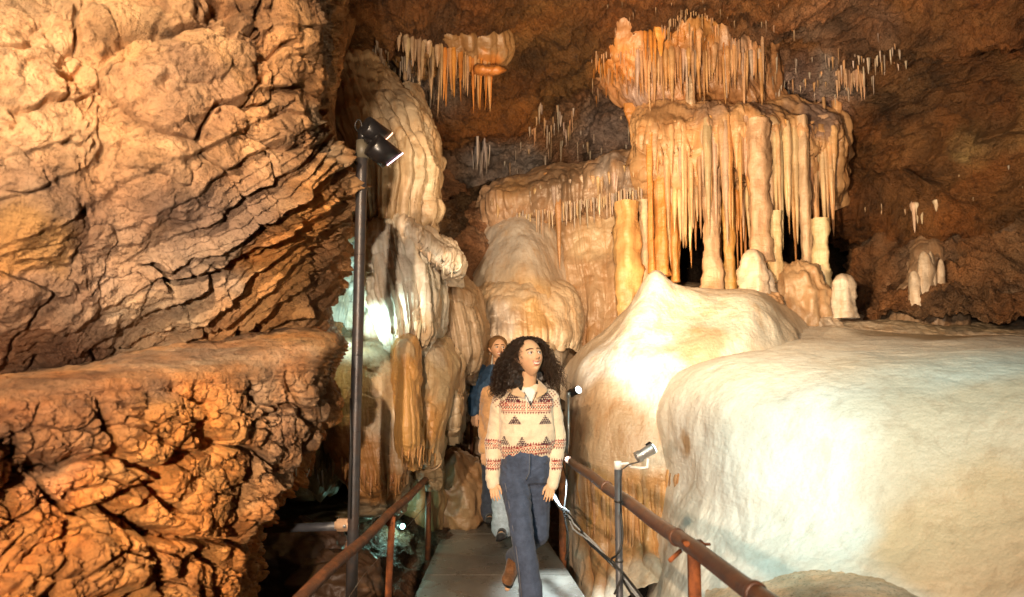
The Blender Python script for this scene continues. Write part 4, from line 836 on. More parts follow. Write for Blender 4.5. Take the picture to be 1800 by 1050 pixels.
# ------------------------------------------------------------------ tall lamp pole with twin spotlights, grey cross pipe
T_ = P(637, 258, 3.5); Bt = P(621, 915, 3.5); m = MB()
dv = (Bt-T_).normalized(); L_ = (Bt-T_).length
m.tube([T_+dv*L_*k/12 for k in range(13)]+[Bt+dv*1.2], .0285, 22); o = m.build('lamp_pole', DARKPIPE); tag(o, 'tall dark pole left of the walkway carrying two black spotlights', 'pole')
for f in (.12, .57, .77, .30):
    c = T_+dv*L_*f; m = MB(); m.tube([c-dv*.002, c+dv*.002], .0293, 20); m.build('joint', BLACK, o)
m = MB(); m.tube([T_-dv*.03, T_+dv*.065], .033, 20); m.build('sleeve', plain('olive_sleeve', (.10,.085,.06), .5), o)
m = MB(); m.tube([T_-dv*.09, T_-dv*.03], .026, 16); m.build('neck', BLACK, o)
m = MB(); m.tube([P(*q) for q in cr([(629,232,3.5),(624,222,3.48),(628,212,3.48),(634,214,3.49),(640,240,3.5)], 16)], .004, 6); m.tube([P(*q) for q in cr([(626,270,3.47),(623,280,3.46),(626,290,3.46)], 8)], .004, 6); m.build('power_cable', CABLE, o)
m = MB(); m.tube([P(*q) for q in [(616,700,3.45),(617,800,3.45),(616,912,3.46)]], .004, 6); m.build('power_cable', CABLE, o)
def big_spot(c0, c1, r, rim, label, arm):
    """cylindrical spotlight from rear point c0 to mouth centre c1 with an obliquely cut hood"""
    c0, c1 = Vector(c0), Vector(c1); d = (c1-c0).normalized(); t = root('spotlight', tuple(c0), label, 'lamp'); m = MB()
    n = 28; up = d.orthogonal().normalized(); b = d.cross(up); V = []; F = []; prof = [(0, .5), (.03, .9), (.06, 1), (.5, 1), (1, 1), (1, .93), (.55, .9)]
    for k, (f, rr) in enumerate(prof):
        for j in range(n):
            a = 2*math.pi*j/n; off = up*math.cos(a)+b*math.sin(a); p = c0+(c1-c0)*f+off*r*rr
            if k in (4, 5): p = p+d*(-off.dot(Vector((0, 0, 1)))*0+off.dot(Vector((.35, 0, -.9)))*r*-.55)
            V.append(p)
    for k in range(len(prof)-1):
        for j in range(n): F.append((k*n+j, k*n+(j+1) % n, (k+1)*n+(j+1) % n, (k+1)*n+j))
    F.append(tuple(range(n))[::-1]); F.append(tuple((len(prof)-1)*n+j for j in range(n)))
    m.add(V, F); m.build('housing', BLACK, t)
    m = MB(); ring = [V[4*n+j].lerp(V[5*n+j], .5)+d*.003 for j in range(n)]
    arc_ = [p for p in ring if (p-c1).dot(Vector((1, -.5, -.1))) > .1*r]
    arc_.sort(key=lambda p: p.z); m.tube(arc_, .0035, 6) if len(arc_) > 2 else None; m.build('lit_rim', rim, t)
    m = MB(); m.tube([c0+(c1-c0)*.56-d*.001, c0+(c1-c0)*.56+d*.002], r*.88, 24); m.build('lens', LENSW, t)
    m = MB(); m.tube([Vector(a) for a in arm], .011, 10); m.build('yoke', BLACK, t); return t
LENSW = emit('lamp_lens_warm', (1, .8, .6), 8)
big_spot(P(640, 220, 3.48), P(675, 245, 3.57), .056, LENSR, 'upper black cylindrical spotlight on top of the tall pole', [P(636, 236, 3.5), P(644, 224, 3.48)])
big_spot(P(652, 252, 3.40), P(690, 282, 3.48), .064, LENSP, 'lower black cylindrical spotlight on top of the tall pole', [P(638, 246, 3.5), P(655, 250, 3.42)])
m = MB(); m.tube([P(440, 931, 3.9), P(598, 925, 3.55)], .022, 16); o = m.build('cross_pipe', GREYPIPE); tag(o, 'horizontal grey pipe reaching from the dark into the pale clamp block', 'pipe')
c = P(609, 922, 3.52); m = MB(); m.box(c, .11, .07, .058, bev=.012); oo = m.build('clamp_block', BLOCK); tag(oo, 'pale tan clamp block joining the grey pipe to the tall pole', 'clamp')
m = MB(); c2 = c+Vector((.0, -.036, 0)); m.tube([c2, c2-Vector((0, .008, 0))], .009, 10); m.build('bolt', STEEL, oo)
m = MB(); m.tube([P(617, 935, 3.5), P(608, 968, 3.5), P(600, 985, 3.49), P(597, 996, 3.49)], [.011, .011, .014, .016], 12); tag(m.build('pipe_stub', RUSTPIPE), 'short bent rusty pipe stub hanging under the left handrail by the pole', 'pipe')
# green lamp in the pit with its torn foil collar
gl = root('pit_lamp', P(700, 925, 5.75), 'glowing green white lamp low in the dark left of the walkway', 'lamp')
m = MB(); c = P(706, 925, 5.72); m.tube([c, c+Vector((.012, -.012, 0))], [.018, .02], 16); m.build('lens', LENSG, gl)
m = MB(); m.tube([c+Vector((-.1, .04, .02)), c+Vector((-.02, .01, 0)), c], [.03, .045, .028], 16); m.build('housing', BLACK, gl)
FOIL = plain('torn_foil', (.6, .62, .5), .3, .3, .004, 60)
m = MB(); m.tube([P(684, 900, 5.74), P(690, 906, 5.72), P(686, 920, 5.7), P(690, 938, 5.7), P(697, 955, 5.7)], [.012, .03, .02, .008, .003], 8); m.tube([P(690, 905, 5.72), P(700, 898, 5.7), P(708, 888, 5.7)], [.02, .01, .004], 8); m.tube([P(684, 900, 5.72), P(680, 893, 5.7)], [.012, .005], 6); m.build('torn_foil', FOIL, gl)
# ------------------------------------------------------------------ people
def caps(a, b, ra, rb, seg=20, sx=1., sy=1.):
    """closed tapered capsule"""
    a, b = Vector(a), Vector(b); d = (b-a); L = max(d.length, 1e-5); d = d/L
    x = d.cross(Vector((0, 1, 0))); x = x.normalized() if x.length > .01 else Vector((1, 0, 0)); y = d.cross(x)
    V, F = [], []; prof = [(-ra*math.cos(t), ra*math.sin(t)) for t in [math.pi/2*k/5 for k in range(1, 5)]]+[(0, ra), (L*.33, ra+(rb-ra)*.33), (L*.66, ra+(rb-ra)*.66), (L, rb)]+[(L+rb*math.sin(t), rb*math.cos(t)) for t in [math.pi/2*k/5 for k in range(1, 5)]]
    V.append(a-d*ra)
    for h, r in prof:
        for k in range(seg): t = 2*math.pi*k/seg; V.append(a+d*h+x*(math.cos(t)*r*sx)+y*(math.sin(t)*r*sy))
    V.append(b+d*rb); n = len(prof)
    for k in range(seg): F.append((0, 1+(k+1) % seg, 1+k)); F.append((1+(n-1)*seg+k, 1+(n-1)*seg+(k+1) % seg, len(V)-1))
    for i in range(n-1):
        for k in range(seg): F.append((1+i*seg+k, 1+i*seg+(k+1) % seg, 1+(i+1)*seg+(k+1) % seg, 1+(i+1)*seg+k))
    return V, F
def rings(R, seg=32):
    """closed loft of horizontal-ish ellipses: (centre, rx, ry)"""
    R = list(R); V, F = [], []; 
    for c, rx, ry in R:
        for k in range(seg):
            t = 2*math.pi*k/seg; ct, st_ = math.cos(t), math.sin(t); p = 2.4
            q = (abs(ct)**p+abs(st_)**p)**(-1/p); V.append(Vector(c)+Vector((rx*ct*q, ry*st_*q, 0)))
    for i in range(len(R)-1):
        for k in range(seg): F.append((i*seg+k, i*seg+(k+1) % seg, (i+1)*seg+(k+1) % seg, (i+1)*seg+k))
    F.append(tuple(range(seg))[::-1]); F.append(tuple((len(R)-1)*seg+k for k in range(seg))); return V, F
def fuse(parts, vox, smo=6, fac=.5):
    m = MB()
    for V, F in parts: m.add(V, F)
    me = bpy.data.meshes.new('tmp'); me.from_pydata([tuple(v) for v in m.V], [], m.F); me.update()
    o = bpy.data.objects.new('tmp', me); COL.objects.link(o)
    bm = bmesh.new(); bm.from_mesh(me); bmesh.ops.recalc_face_normals(bm, faces=bm.faces); bm.to_mesh(me); bm.free()
    r = o.modifiers.new('r', 'REMESH'); r.mode = 'VOXEL'; r.voxel_size = vox
    if smo: q = o.modifiers.new('s', 'SMOOTH'); q.factor = fac; q.iterations = smo
    dg = bpy.context.evaluated_depsgraph_get(); dg.update(); e = o.evaluated_get(dg); em = e.to_mesh()
    V = np.empty(len(em.vertices)*3); em.vertices.foreach_get('co', V); V = V.reshape(-1, 3)
    N = np.empty(len(em.vertices)*3); em.vertices.foreach_get('normal', N); N = N.reshape(-1, 3)
    ls = np.empty(len(em.polygons), int); lt = ls.copy(); em.polygons.foreach_get('loop_start', ls); em.polygons.foreach_get('loop_total', lt)
    vi = np.empty(len(em.loops), int); em.loops.foreach_get('vertex_index', vi); F = vi[ls[:, None]+np.arange(4)[None, :]] if (lt == 4).all() else [tuple(vi[s:s+t]) for s, t in zip(ls, lt)]
    e.to_mesh_clear(); bpy.data.objects.remove(o, do_unlink=True); bpy.data.meshes.remove(me)
    return V, N, F
def cloth_mat(name, rough=.85, weave=420, bd=.0008, sheen=.25, col=None, bn=.35):
    t = NT(name); c = t.attr(); n = t.noise(weave, 3, .6); n2 = t.noise(30, 5, .6)
    c = t.mix(1., c, t.ramp(n2, [(.3, 1-bn*.5), (.7, 1+bn*.4)]), 'MULTIPLY'); c = t.mix(1., c, t.ramp(n, [(.3, 1-bn), (.7, 1+bn*.6)]), 'MULTIPLY')
    b = t.bump(n2, .004); b = t.bump(n, bd, 1., b); return t.set(col=c, rough=rough, nor=b, sheen=sheen, spec=.2)
KNIT = cloth_mat('knitted_wool', .9, 330, .0015, .4, bn=.18); DENIM = cloth_mat('denim', .8, 500, .0008, .1, bn=.4); LEATH = cloth_mat('suede', .6, 90, .001, .2)
def skin():
    t = NT('skin'); c = t.attr(); c = t.mix(1., c, t.ramp(t.noise(60, 4, .6), [(.3, .92), (.7, 1.06)]), 'MULTIPLY')
    return t.set(col=c, rough=.48, nor=t.bump(t.noise(300, 3, .6), .0004), spec=.4, sss=.0)
SKIN = skin(); HAIRM = cloth_mat('hair_strands', .42, 200, .0002, .0, bn=.3); HAIRM.node_tree.nodes['Principled BSDF'].inputs['Specular IOR Level'].default_value = .5
EYEW = plain('eye', (.55, .52, .48), .15, 0); IRIS = plain('iris', (.03, .012, .006), .1, 0)
def hand(wr, tip, side, pal, k=1.0, curl=.55):
    """relaxed hand hanging from the wrist; side = direction of the thumb edge, pal = palm normal"""
    wr, tip = Vector(wr), Vector(tip); d = (tip-wr).normalized(); s = Vector(side); s = (s-d*s.dot(d)).normalized(); n = Vector(pal); n = (n-d*n.dot(d)-s*n.dot(s)).normalized()
    out = []
    for f in (-.028, -.010, .010, .028): out.append(caps(wr+d*.012+s*f*.5*k, wr+(d*.082+s*f)*k, .013*k, .0115*k, 10))
    for f, L, r in ((.030, .066, .0083), (.010, .074, .0088), (-.011, .068, .0083), (-.030, .052, .0073)):
        p0 = wr+(d*.088+s*f)*k; a = curl
        for q, (seg_, an) in enumerate(((.45, .35), (.3, .9), (.25, 1.35))):
            dd = (d*math.cos(an*a)+n*math.sin(an*a)+s*f*1.2).normalized(); p1 = p0+dd*L*seg_*k; out.append(caps(p0, p1, r*k*(1-.08*q), r*k*(1-.08*(q+1)), 8)); p0 = p1
    p0 = wr+(d*.025+s*.022)*k; p1 = p0+(d*.030+s*.022+n*.010)*k; p2 = p1+(d*.030+s*.006+n*.010)*k; p3 = p2+(d*.022-s*.002+n*.008)*k
    out += [caps(p0, p1, .013*k, .0105*k, 8), caps(p1, p2, .0105*k, .0088*k, 8), caps(p2, p3, .0088*k, .0075*k, 8)]
    return out
def head_geo(c, yaw, pitch, roll, s=1., n=150):
    """sculpted head in a local frame (x right of picture, -y face, z up)"""
    th = np.linspace(0.0001, math.pi-.0001, n); ph = np.linspace(0, 2*math.pi, 2*n, endpoint=False); T, H = np.meshgrid(th, ph, indexing='ij')
    U = np.stack([np.sin(T)*np.sin(H), -np.sin(T)*np.cos(H), np.cos(T)], 2).reshape(-1, 3)
    x, y, z = U.T; X = x*.078; Y = y*.094; Z = z*.112
    jaw = smooth(.1, -1, z); X = X*(1-.34*jaw**1.3); fr = smooth(.2, -.8, y)
    Y = np.where(y > 0, Y*(1-.25*jaw), Y*(1-.02*jaw)); Y = Y-.008*jaw*fr
    face = smooth(.0, -.6, y)
    g = lambda cx, cz, sx, sz: np.exp(-((X-cx)/sx)**2-((Z-cz)/sz)**2)*face
    D = 0*X
    D += .021*g(0, -.020, .0095, .013) + .013*g(0, -.002, .007, .022) + .006*g(.011, -.024, .007, .007)+.006*g(-.011, -.024, .007, .007)
    D += -.009*(g(.030, .012, .015, .010)+g(-.030, .012, .015, .010)) + .0045*(g(.030, .030, .020, .006)+g(-.030, .030, .020, .006))
    D += .005*(g(.040, -.020, .018, .018)+g(-.040, -.020, .018, .018)) + .0055*g(0, -.046, .020, .005) + .0055*g(0, -.060, .017, .006) - .004*g(0, -.0525, .022, .0025) - .004*g(0, -.072, .02, .006) + .008*g(0, -.088, .017, .013)
    Y = Y-D; L = np.stack([X, Y, Z], 1)
    # skin tint, lips, brows, teeth, lashes
    C = np.tile(np.array((.66, .39, .23)), (len(L), 1)); C0 = C.copy()
    def blend(w, col): nonlocal C; w = np.clip(w, 0, 1)[:, None]; C = C*(1-w)+np.array(col)*w
    blend(.35*(g(.040, -.020, .02, .018)+g(-.040, -.020, .02, .018)+.6*g(0, -.02, .01, .01)), (.62, .24, .14))
    smile = lambda xx: -.0525+.010*(np.abs(xx)/.027)**2
    mz = Z-smile(X); inm = (np.abs(X) < .028)*face
    up = smooth(.0085, .006, np.abs(mz-.004))*inm; blend(up*.85, (.42, .12, .09))
    lw = smooth(.009, .006, np.abs(mz+.008))*(np.abs(X) < .021)*face; blend(lw*.85, (.46, .14, .10))
    te = (smooth(.0048, .003, np.abs(mz+.001)))*(np.abs(X) < .021)*face; blend(te, (.75, .70, .62))
    for sg in (1, -1):
        bx = (X*sg-.031); bz = Z-(.033+.004*np.cos(bx*60)-.09*np.abs(bx)*(bx > 0)); blend(smooth(.0055, .003, np.abs(bz))*(np.abs(bx) < .021)*face, (.035, .018, .010))
        ez = Z-(.0125+.0075*(1-(bx/.018)**2)); blend(smooth(.003, .0015, np.abs(ez))*(np.abs(bx) < .018)*face, (.02, .01, .008))
    blend(.5*(g(.0085, -.030, .0035, .003)+g(-.0085, -.030, .0035, .003)), (.12, .04, .02))
    R = Matrix.Rotation(yaw, 3, 'Z') @ Matrix.Rotation(pitch, 3, 'X') @ Matrix.Rotation(roll, 3, 'Y'); Rn = np.array(R)
    W_ = (L*s)@Rn.T+np.array(c); nn = 2*n; a = np.arange(n-1)[:, None]*nn; k = np.arange(nn)[None, :]; k2 = (k+1) % nn
    F = np.stack([(a+k).ravel(), (a+nn+k).ravel(), (a+nn+k2).ravel(), (a+k2).ravel()], 1)
    return W_, F, C, (lambda p: Vector(c)+R @ (Vector(p)*s)), R
def ball(c, r, n=16):
    V, F = [], []
    bm = bmesh.new(); bmesh.ops.create_uvsphere(bm, u_segments=n, v_segments=n, radius=r); bm.verts.index_update()
    V = [Vector(c)+v.co for v in bm.verts]; F = [[v.index for v in f.verts] for f in bm.faces]; bm.free(); return V, F
def add_face(o_parent, toW, R, gaze):
    for sg in (1, -1):
        c = toW((sg*.030, -.0765, .0115)); V, F = ball(c, .0122); e = mk('eye', V, F, EYEW, o_parent)
        g = (R @ Vector(gaze)).normalized(); V, F = ball(c+g*.0066, .0073, 12); mk('iris', V, F, IRIS, e)
    for sg in (1, -1):
        m = MB(); c = toW((sg*.073, .008, -.004)); d = R @ Vector((sg*.35, .3, 1)); m.tube([c-d*.028, c-d*.012+R@Vector((sg*.008, 0, 0)), c+d*.012+R@Vector((sg*.012, 0, 0)), c+d*.026], [.006, .010, .012, .006], 10)
        m.build('ear', SKIN, o_parent, col=(.55, .30, .17))
def build_body(name, parts_skin, head, label, loc, bodycol=(.64, .37, .21), vox=.0055):
    """one continuous skin mesh: limbs and neck fused, head welded on at the neck"""
    V, N, F = fuse(parts_skin, vox, 3)
    hV, hF, hC = head
    if not isinstance(F, np.ndarray): F = [tuple(f) for f in F]; allF = F+[tuple(f+len(V)) for f in hF]
    else: allF = np.concatenate([F, hF+len(V)])
    C = np.concatenate([np.tile(np.array(bodycol), (len(V), 1)), hC])
    o = mk(name, np.concatenate([V, hV]), allF, SKIN, None, loc=loc, col=C); tag(o, label, 'person'); return o
def strands(rootp, pathf, n, pts, rad, seed, colf, curl, parent, name='hair', freq=9, seg=3):
    """n curly strands as thin tubes, one mesh"""
    r = np.random.RandomState(seed); t = np.linspace(0, 1, pts); VV, FF, CC = [], [], []; off = 0
    for i in range(n):
        c = pathf(i, t, r)                                   # (pts,3)
        tn = np.gradient(c, axis=0); tn /= np.linalg.norm(tn, axis=1, keepdims=True)+1e-9
        a = np.cross(tn, [.3, .5, .8]); a /= np.linalg.norm(a, axis=1, keepdims=True)+1e-9; b = np.cross(tn, a)
        w = 2*math.pi*freq*r.uniform(.7, 1.3)*t+r.uniform(0, 6.3); am = curl*r.uniform(.6, 1.4)*smooth(0, .25, t)
        c = c+a*(am*np.cos(w))[:, None]+b*(am*np.sin(w))[:, None]
        ra = rad*r.uniform(.7, 1.3)*(1-.5*t)
        ring = [c+a*(ra*math.cos(q))[:, None]+b*(ra*math.sin(q))[:, None] for q in np.arange(seg)*2*math.pi/seg]
        V = np.stack(ring, 1).reshape(-1, 3); k = np.arange(seg); base = (np.arange(pts-1)*seg)[:, None]
        F = np.stack([(base+k).ravel(), (base+(k+1) % seg).ravel(), (base+seg+(k+1) % seg).ravel(), (base+seg+k).ravel()], 1)+off
        VV.append(V); FF.append(F); off += len(V); CC.append(np.tile(colf(c[0], r), (len(V), 1)) if True else None)
    return mk(name, np.concatenate(VV), np.concatenate(FF), HAIRM, parent, col=np.concatenate(CC))
# ---- first woman: patterned sweater
D1 = 4.1
def J(px, py, d): return P(px, py, d)
hc = J(930, 629, 4.06); W_, hF, hC, toW, HR = head_geo(hc, math.radians(27), math.radians(-13), math.radians(-4), .97)
sL, sR = J(882, 697, 4.12), J(969, 697, 4.14); eL, eR = J(869, 772, 4.17), J(979, 774, 4.18); wL, wR = J(867, 846, 4.06), J(970, 848, 4.06)
nk = J(925, 680, 4.12); ch = J(925, 725, 4.13); wa = J(924, 790, 4.12); pe = J(923, 826, 4.13)
hL, hR = J(902, 838, 4.12), J(946, 838, 4.14); kL, kR = J(919, 948, 3.90), J(947, 940, 4.14); aL, aR = J(936, 1062, 3.86), J(905, 985, 4.50)
tL, tR = J(938, 1108, 3.66), J(892, 1034, 4.36)
sk = [caps(nk-Vector((0, 0, .03)), hc-Vector((.004, -.022, .06)), .056, .052), caps(ch, nk-Vector((0, 0, .05)), .11, .07, sx=1.1, sy=.8), caps(wa, ch, .095, .11), caps(pe, wa, .09, .085),
      caps(sL+Vector((.02, 0, -.02)), eL, .04, .033), caps(eL, wL, .034, .022), caps(sR+Vector((-.02, 0, -.02)), eR, .04, .033), caps(eR, wR, .034, .022), caps(ch, sL+Vector((.03, 0, -.03)), .07, .045), caps(ch, sR+Vector((-.03, 0, -.03)), .07, .045),
      caps(hL, kL, .055, .04), caps(kL, aL, .04, .025), caps(aL, tL, .025, .02), caps(hR, kR, .05, .035), caps(kR, aR, .035, .022), caps(aR, tR, .022, .018)]
sk += hand(wL, J(870, 876, 4.0), (.9, -.3, 0), (.3, .8, 0), .74) + hand(wR, J(965, 876, 4.0), (-.9, -.3, 0), (-.3, .8, 0), .74)
w1 = build_body('person', sk, (W_, hF, hC), 'woman with big dark curly hair, patterned cream sweater and dark jeans, smiling upward', (.09, 4.1, 0), vox=.0036)
add_face(w1, toW, HR, (.12, -1, .10))
# sweater
def torso_rings(c):
    out = []
    for px, py, hw, ry in c: out.append((J(px, py, 4.13), hw*4.13/FPX, ry))
    return out
tr = torso_rings([(924,806,40,.088),(924,796,43,.10),(924,782,46,.118),(925,765,47,.122),(925,740,46,.122),(925,715,47,.118),(925,700,47,.108),(926,690,41,.092),(926,681,30,.075),(926,675,21,.062)])
sw = [rings(tr, 40), caps(J(884, 700, 4.13), eL, .052, .047), caps(eL, J(866, 838, 4.08), .047, .037), caps(J(866, 832, 4.085), J(866.5, 851, 4.06), .033, .030),
      caps(J(967, 700, 4.14), eR, .052, .047), caps(eR, J(972, 838, 4.08), .047, .037), caps(J(972, 832, 4.085), J(971, 853, 4.06), .033, .030)]
V, N, F = fuse(sw, .0042, 10)
zz = V[:, 2]; fold = .010*ridged(V*np.array([7, 7, 5])+np.array([0, 0, 3.]), 3, 611)+.004*fbm(V*22, 3, 613)
V = V+N*(fold*smooth(1.36, 1.28, zz)*.8)[:, None]
def w2px(V):
    d = V[:, 1]; c, s = math.cos(PITCH), math.sin(PITCH); dx, dy, dz = V[:, 0], V[:, 1], V[:, 2]-CAMZ; f = dy*c+dz*s; u = -dy*s+dz*c
    return 900+FPX*dx/f, 525-FPX*u/f
cx0, mpp = float(J(925, 740, 4.1).x), 4.1/FPX
S_ = (V[:, 0]-cx0)/mpp                    # across the chest, in units of ~3.4 mm
Zr = lambda py: float(J(925, py, 4.1).z)
Y_ = 740+(Zr(740)-zz)/mpp                 # down the garment, same units
arm = (np.abs(S_) > 43)*(Y_ > 716) + (np.abs(S_) > 47)
CR_, RD, DK = np.array((.78, .64, .47)), np.array((.36, .025, .012)), np.array((.05, .015, .03))
C = np.tile(CR_, (len(V), 1))
def pat(m, c):
    C[m] = c
def band(y0, y1, reg, per=4.6):
    """triangles, red line, checkered chevrons, red line, triangles"""
    h = y1-y0; t = (Y_-y0)/h; f = np.abs(((S_/per) % 1)-.5)*2
    pat(reg & (t > 0) & (t < .22) & (f < t/.22), RD*.55+DK*.5); pat(reg & (t > .24) & (t < .29), RD)
    r1 = (t > .33) & (t < .45); r2 = (t > .45) & (t < .56); r3 = (t > .56) & (t < .68)
    pat(reg & r1 & (((S_/per) % 1) < .55), RD); pat(reg & r2 & (((S_/per+.5) % 1) < .5), DK); pat(reg & r3 & (((S_/per) % 1) < .55), RD)
    pat(reg & (t > .72) & (t < .77), RD); pat(reg & (t > .79) & (t < 1) & (f < (1-t)/.21), RD*.4+DK*.6)
def tri(cx, ya, yb, hw, reg):
    t = (Y_-ya)/(yb-ya); ins = (t > 0) & (t < 1) & (np.abs(S_-cx) < hw*t); k = 3.4; row = np.floor((Y_-ya)/k); f = ((Y_-ya)/k) % 1; g = np.abs((((S_-cx)/k+.5*row) % 1)-.5)*2
    pat(reg & ins & (g < f+.3), DK)
tor = ~arm.astype(bool); am = arm.astype(bool); front = N[:, 1] < .55
band(703, 727, tor & (np.abs(S_) > 1.5)); band(771, 790, am, 4.2); band(804, 824, am, 4.2)
skew = Y_; sl = 3.5*np.sin((S_+10)/22.); Y_ = Y_+sl; band(776, 800, tor); Y_ = skew
for cx in (-24, 34): tri(cx, 687, 706, 15, tor)
for cx in (-20, 32): tri(cx, 727, 743, 11, tor)
for cx in (-8, 34, -38): tri(cx, 763, 779, 10, tor)
sh = (Y_ < 716) & (np.abs(S_) > 30)      # shoulder yoke
q = ((S_*.6+Y_*.8)/4.5) % 1; q2 = ((S_*.8-Y_*.6)/4.5) % 1; pat(sh & (q < .5) & (q2 < .5) & (((S_*.6+Y_*.8)/18) % 1 < .66), RD*.6+DK*.4)
sweater = mk('sweater', V, F, KNIT, w1, col=C)
# collar, placket, undershirt, zip
TR = rings([(J(926, 690, 4.05), .040, .03), (J(926, 676, 4.09), .058, .05), (J(926, 671, 4.10), .060, .054)], 24)
V, N, F = fuse([caps(J(932, 709, 4.012), J(929, 692, 4.03), .012, .040, 16, 1.1, .35)], .005, 5)
mk('undershirt', V, F, KNIT, w1, col=(.72, .72, .72))
cl = MB()
def ribbon(m, A, B, th=.004):
    A = [Vector(a) for a in A]; B = [Vector(b) for b in B]; n = len(A); nrm = [(B[i]-A[i]).cross(A[min(i+1, n-1)]-A[max(i-1, 0)]).normalized()*th for i in range(n)]
    V = A+B+[a+q for a, q in zip(A, nrm)]+[b+q for b, q in zip(B, nrm)]; F = []
    for i in range(n-1): F += [(i, i+1, n+i+1, n+i), (2*n+i, 3*n+i, 3*n+i+1, 2*n+i+1), (i, 2*n+i, 2*n+i+1, i+1), (n+i, n+i+1, 3*n+i+1, 3*n+i)]
    F += [(0, n, 3*n, 2*n), (n-1, 3*n-1, 4*n-1, 2*n-1)]; m.add(V, F)
ribbon(cl, [J(912, 662, 4.16), J(908, 668, 4.09), J(909, 678, 4.035), J(916, 688, 4.0), J(925, 692, 3.985)], [J(905, 672, 4.17), J(894, 680, 4.09), J(891, 688, 4.03), J(902, 696, 4.0), J(922, 700, 3.985)], .006)
ribbon(cl, [J(941, 662, 4.16), J(946, 668, 4.09), J(946, 678, 4.035), J(943, 688, 4.0), J(939, 694, 3.985)], [J(950, 672, 4.17), J(960, 680, 4.09), J(963, 687, 4.03), J(956, 694, 4.0), J(944, 701, 3.985)], .006)
V, N, F = fuse([(cl.V, cl.F)], .004, 3); mk('collar', V, F, KNIT, sweater, col=(.60, .40, .24))
m = MB(); m.tube([J(921, 689, 3.985), J(927, 700, 3.98), J(932, 712, 3.985)], .0022, 6); m.tube([J(944, 689, 3.985), J(939, 701, 3.98), J(933, 712, 3.985)], .0022, 6); m.tube([J(932, 705, 3.975), J(932, 713, 3.973)], .004, 6); m.build('zip', DARKPIPE, sweater)
# jeans
def shade(V, base, seed, amt=.25): return np.clip(np.array(base)*(1+amt*fbm(V*np.array([14, 14, 5]), 4, seed))[:, None], 0, 1)
jp = [rings([(J(924, 790, 4.12), .125, .088), (J(924, 805, 4.12), .135, .10), (J(924, 830, 4.13), .148, .112), (J(924, 845, 4.13), .140, .105)], 32),
      caps(J(904, 838, 4.11), kL, .082, .062), caps(kL, J(934, 1040, 3.87), .062, .058), caps(J(934, 1040, 3.87), J(936, 1078, 3.86), .058, .062),
      caps(J(926, 848, 4.12), J(928, 858, 4.11), .06, .05), caps(J(944, 838, 4.14), kR, .080, .058), caps(kR, J(904, 978, 4.5), .054, .050)]
V, N, F = fuse(jp, .005, 8); D = .007*ridged(V*np.array([10, 10, 13]), 3, 621)*(.35+smooth(.6, .85, V[:, 2])+smooth(.35, .15, V[:, 2]))+.003*fbm(V*30, 3, 623); V = V+N*D[:, None]
C = shade(V, (.06, .08, .135), 627, .35); jeans = mk('jeans', V, F, DENIM, w1, col=C)
m = MB(); m.tube([J(931, 798, 3.975), J(931, 815, 3.965), J(930, 832, 3.968), J(925, 843, 3.99)], .003, 6); m.build('fly_seam', cloth_mat('seam', bn=.2), jeans, col=(.10, .12, .17))
m = MB(); m.tube([J(888, 850, 4.02), J(897, 900, 3.94), J(905, 950, 3.86), J(912, 1000, 3.83), J(917, 1050, 3.82)], .0022, 6); m.build('side_seam', MATS['seam'], jeans, col=(.14, .14, .17))
def boot(an, toe, col, up=None, nm='boot', r=.044, parent=None, knee=None):
    an, toe = Vector(an), Vector(toe); sh_ = (Vector(knee)-an).normalized()*.1 if knee is not None else Vector((0, .02, .10)); heel = an+(an-toe).normalized()*.03+Vector((0, 0, -.06)); upv = up or (an-toe).normalized()
    ps = [caps(an+sh_, an, .045, .043), caps(an, heel, .043, .036), caps(heel, toe, .036, r*.88, sx=1.05, sy=.8), caps(an, an.lerp(toe, .6), .04, .036)]
    V, N, F = fuse(ps, .005, 6); o = mk(nm, V, F, LEATH, parent, col=shade(V, col, 631, .5)); d = (toe-heel).normalized()
    V2, N2, F2 = fuse([caps(heel+Vector((0, 0, -.022)), toe+Vector((0, 0, -.016)), .035, r*.85, sx=1.1, sy=.45)], .005, 3); mk('sole', V2, F2, BLACK, o); return o
boot(J(904, 978, 4.50), J(892, 1020, 4.37), (.17, .075, .03), parent=w1, knee=kR); boot(J(936, 1085, 3.86), J(938, 1116, 3.68), (.17, .075, .03), parent=w1)
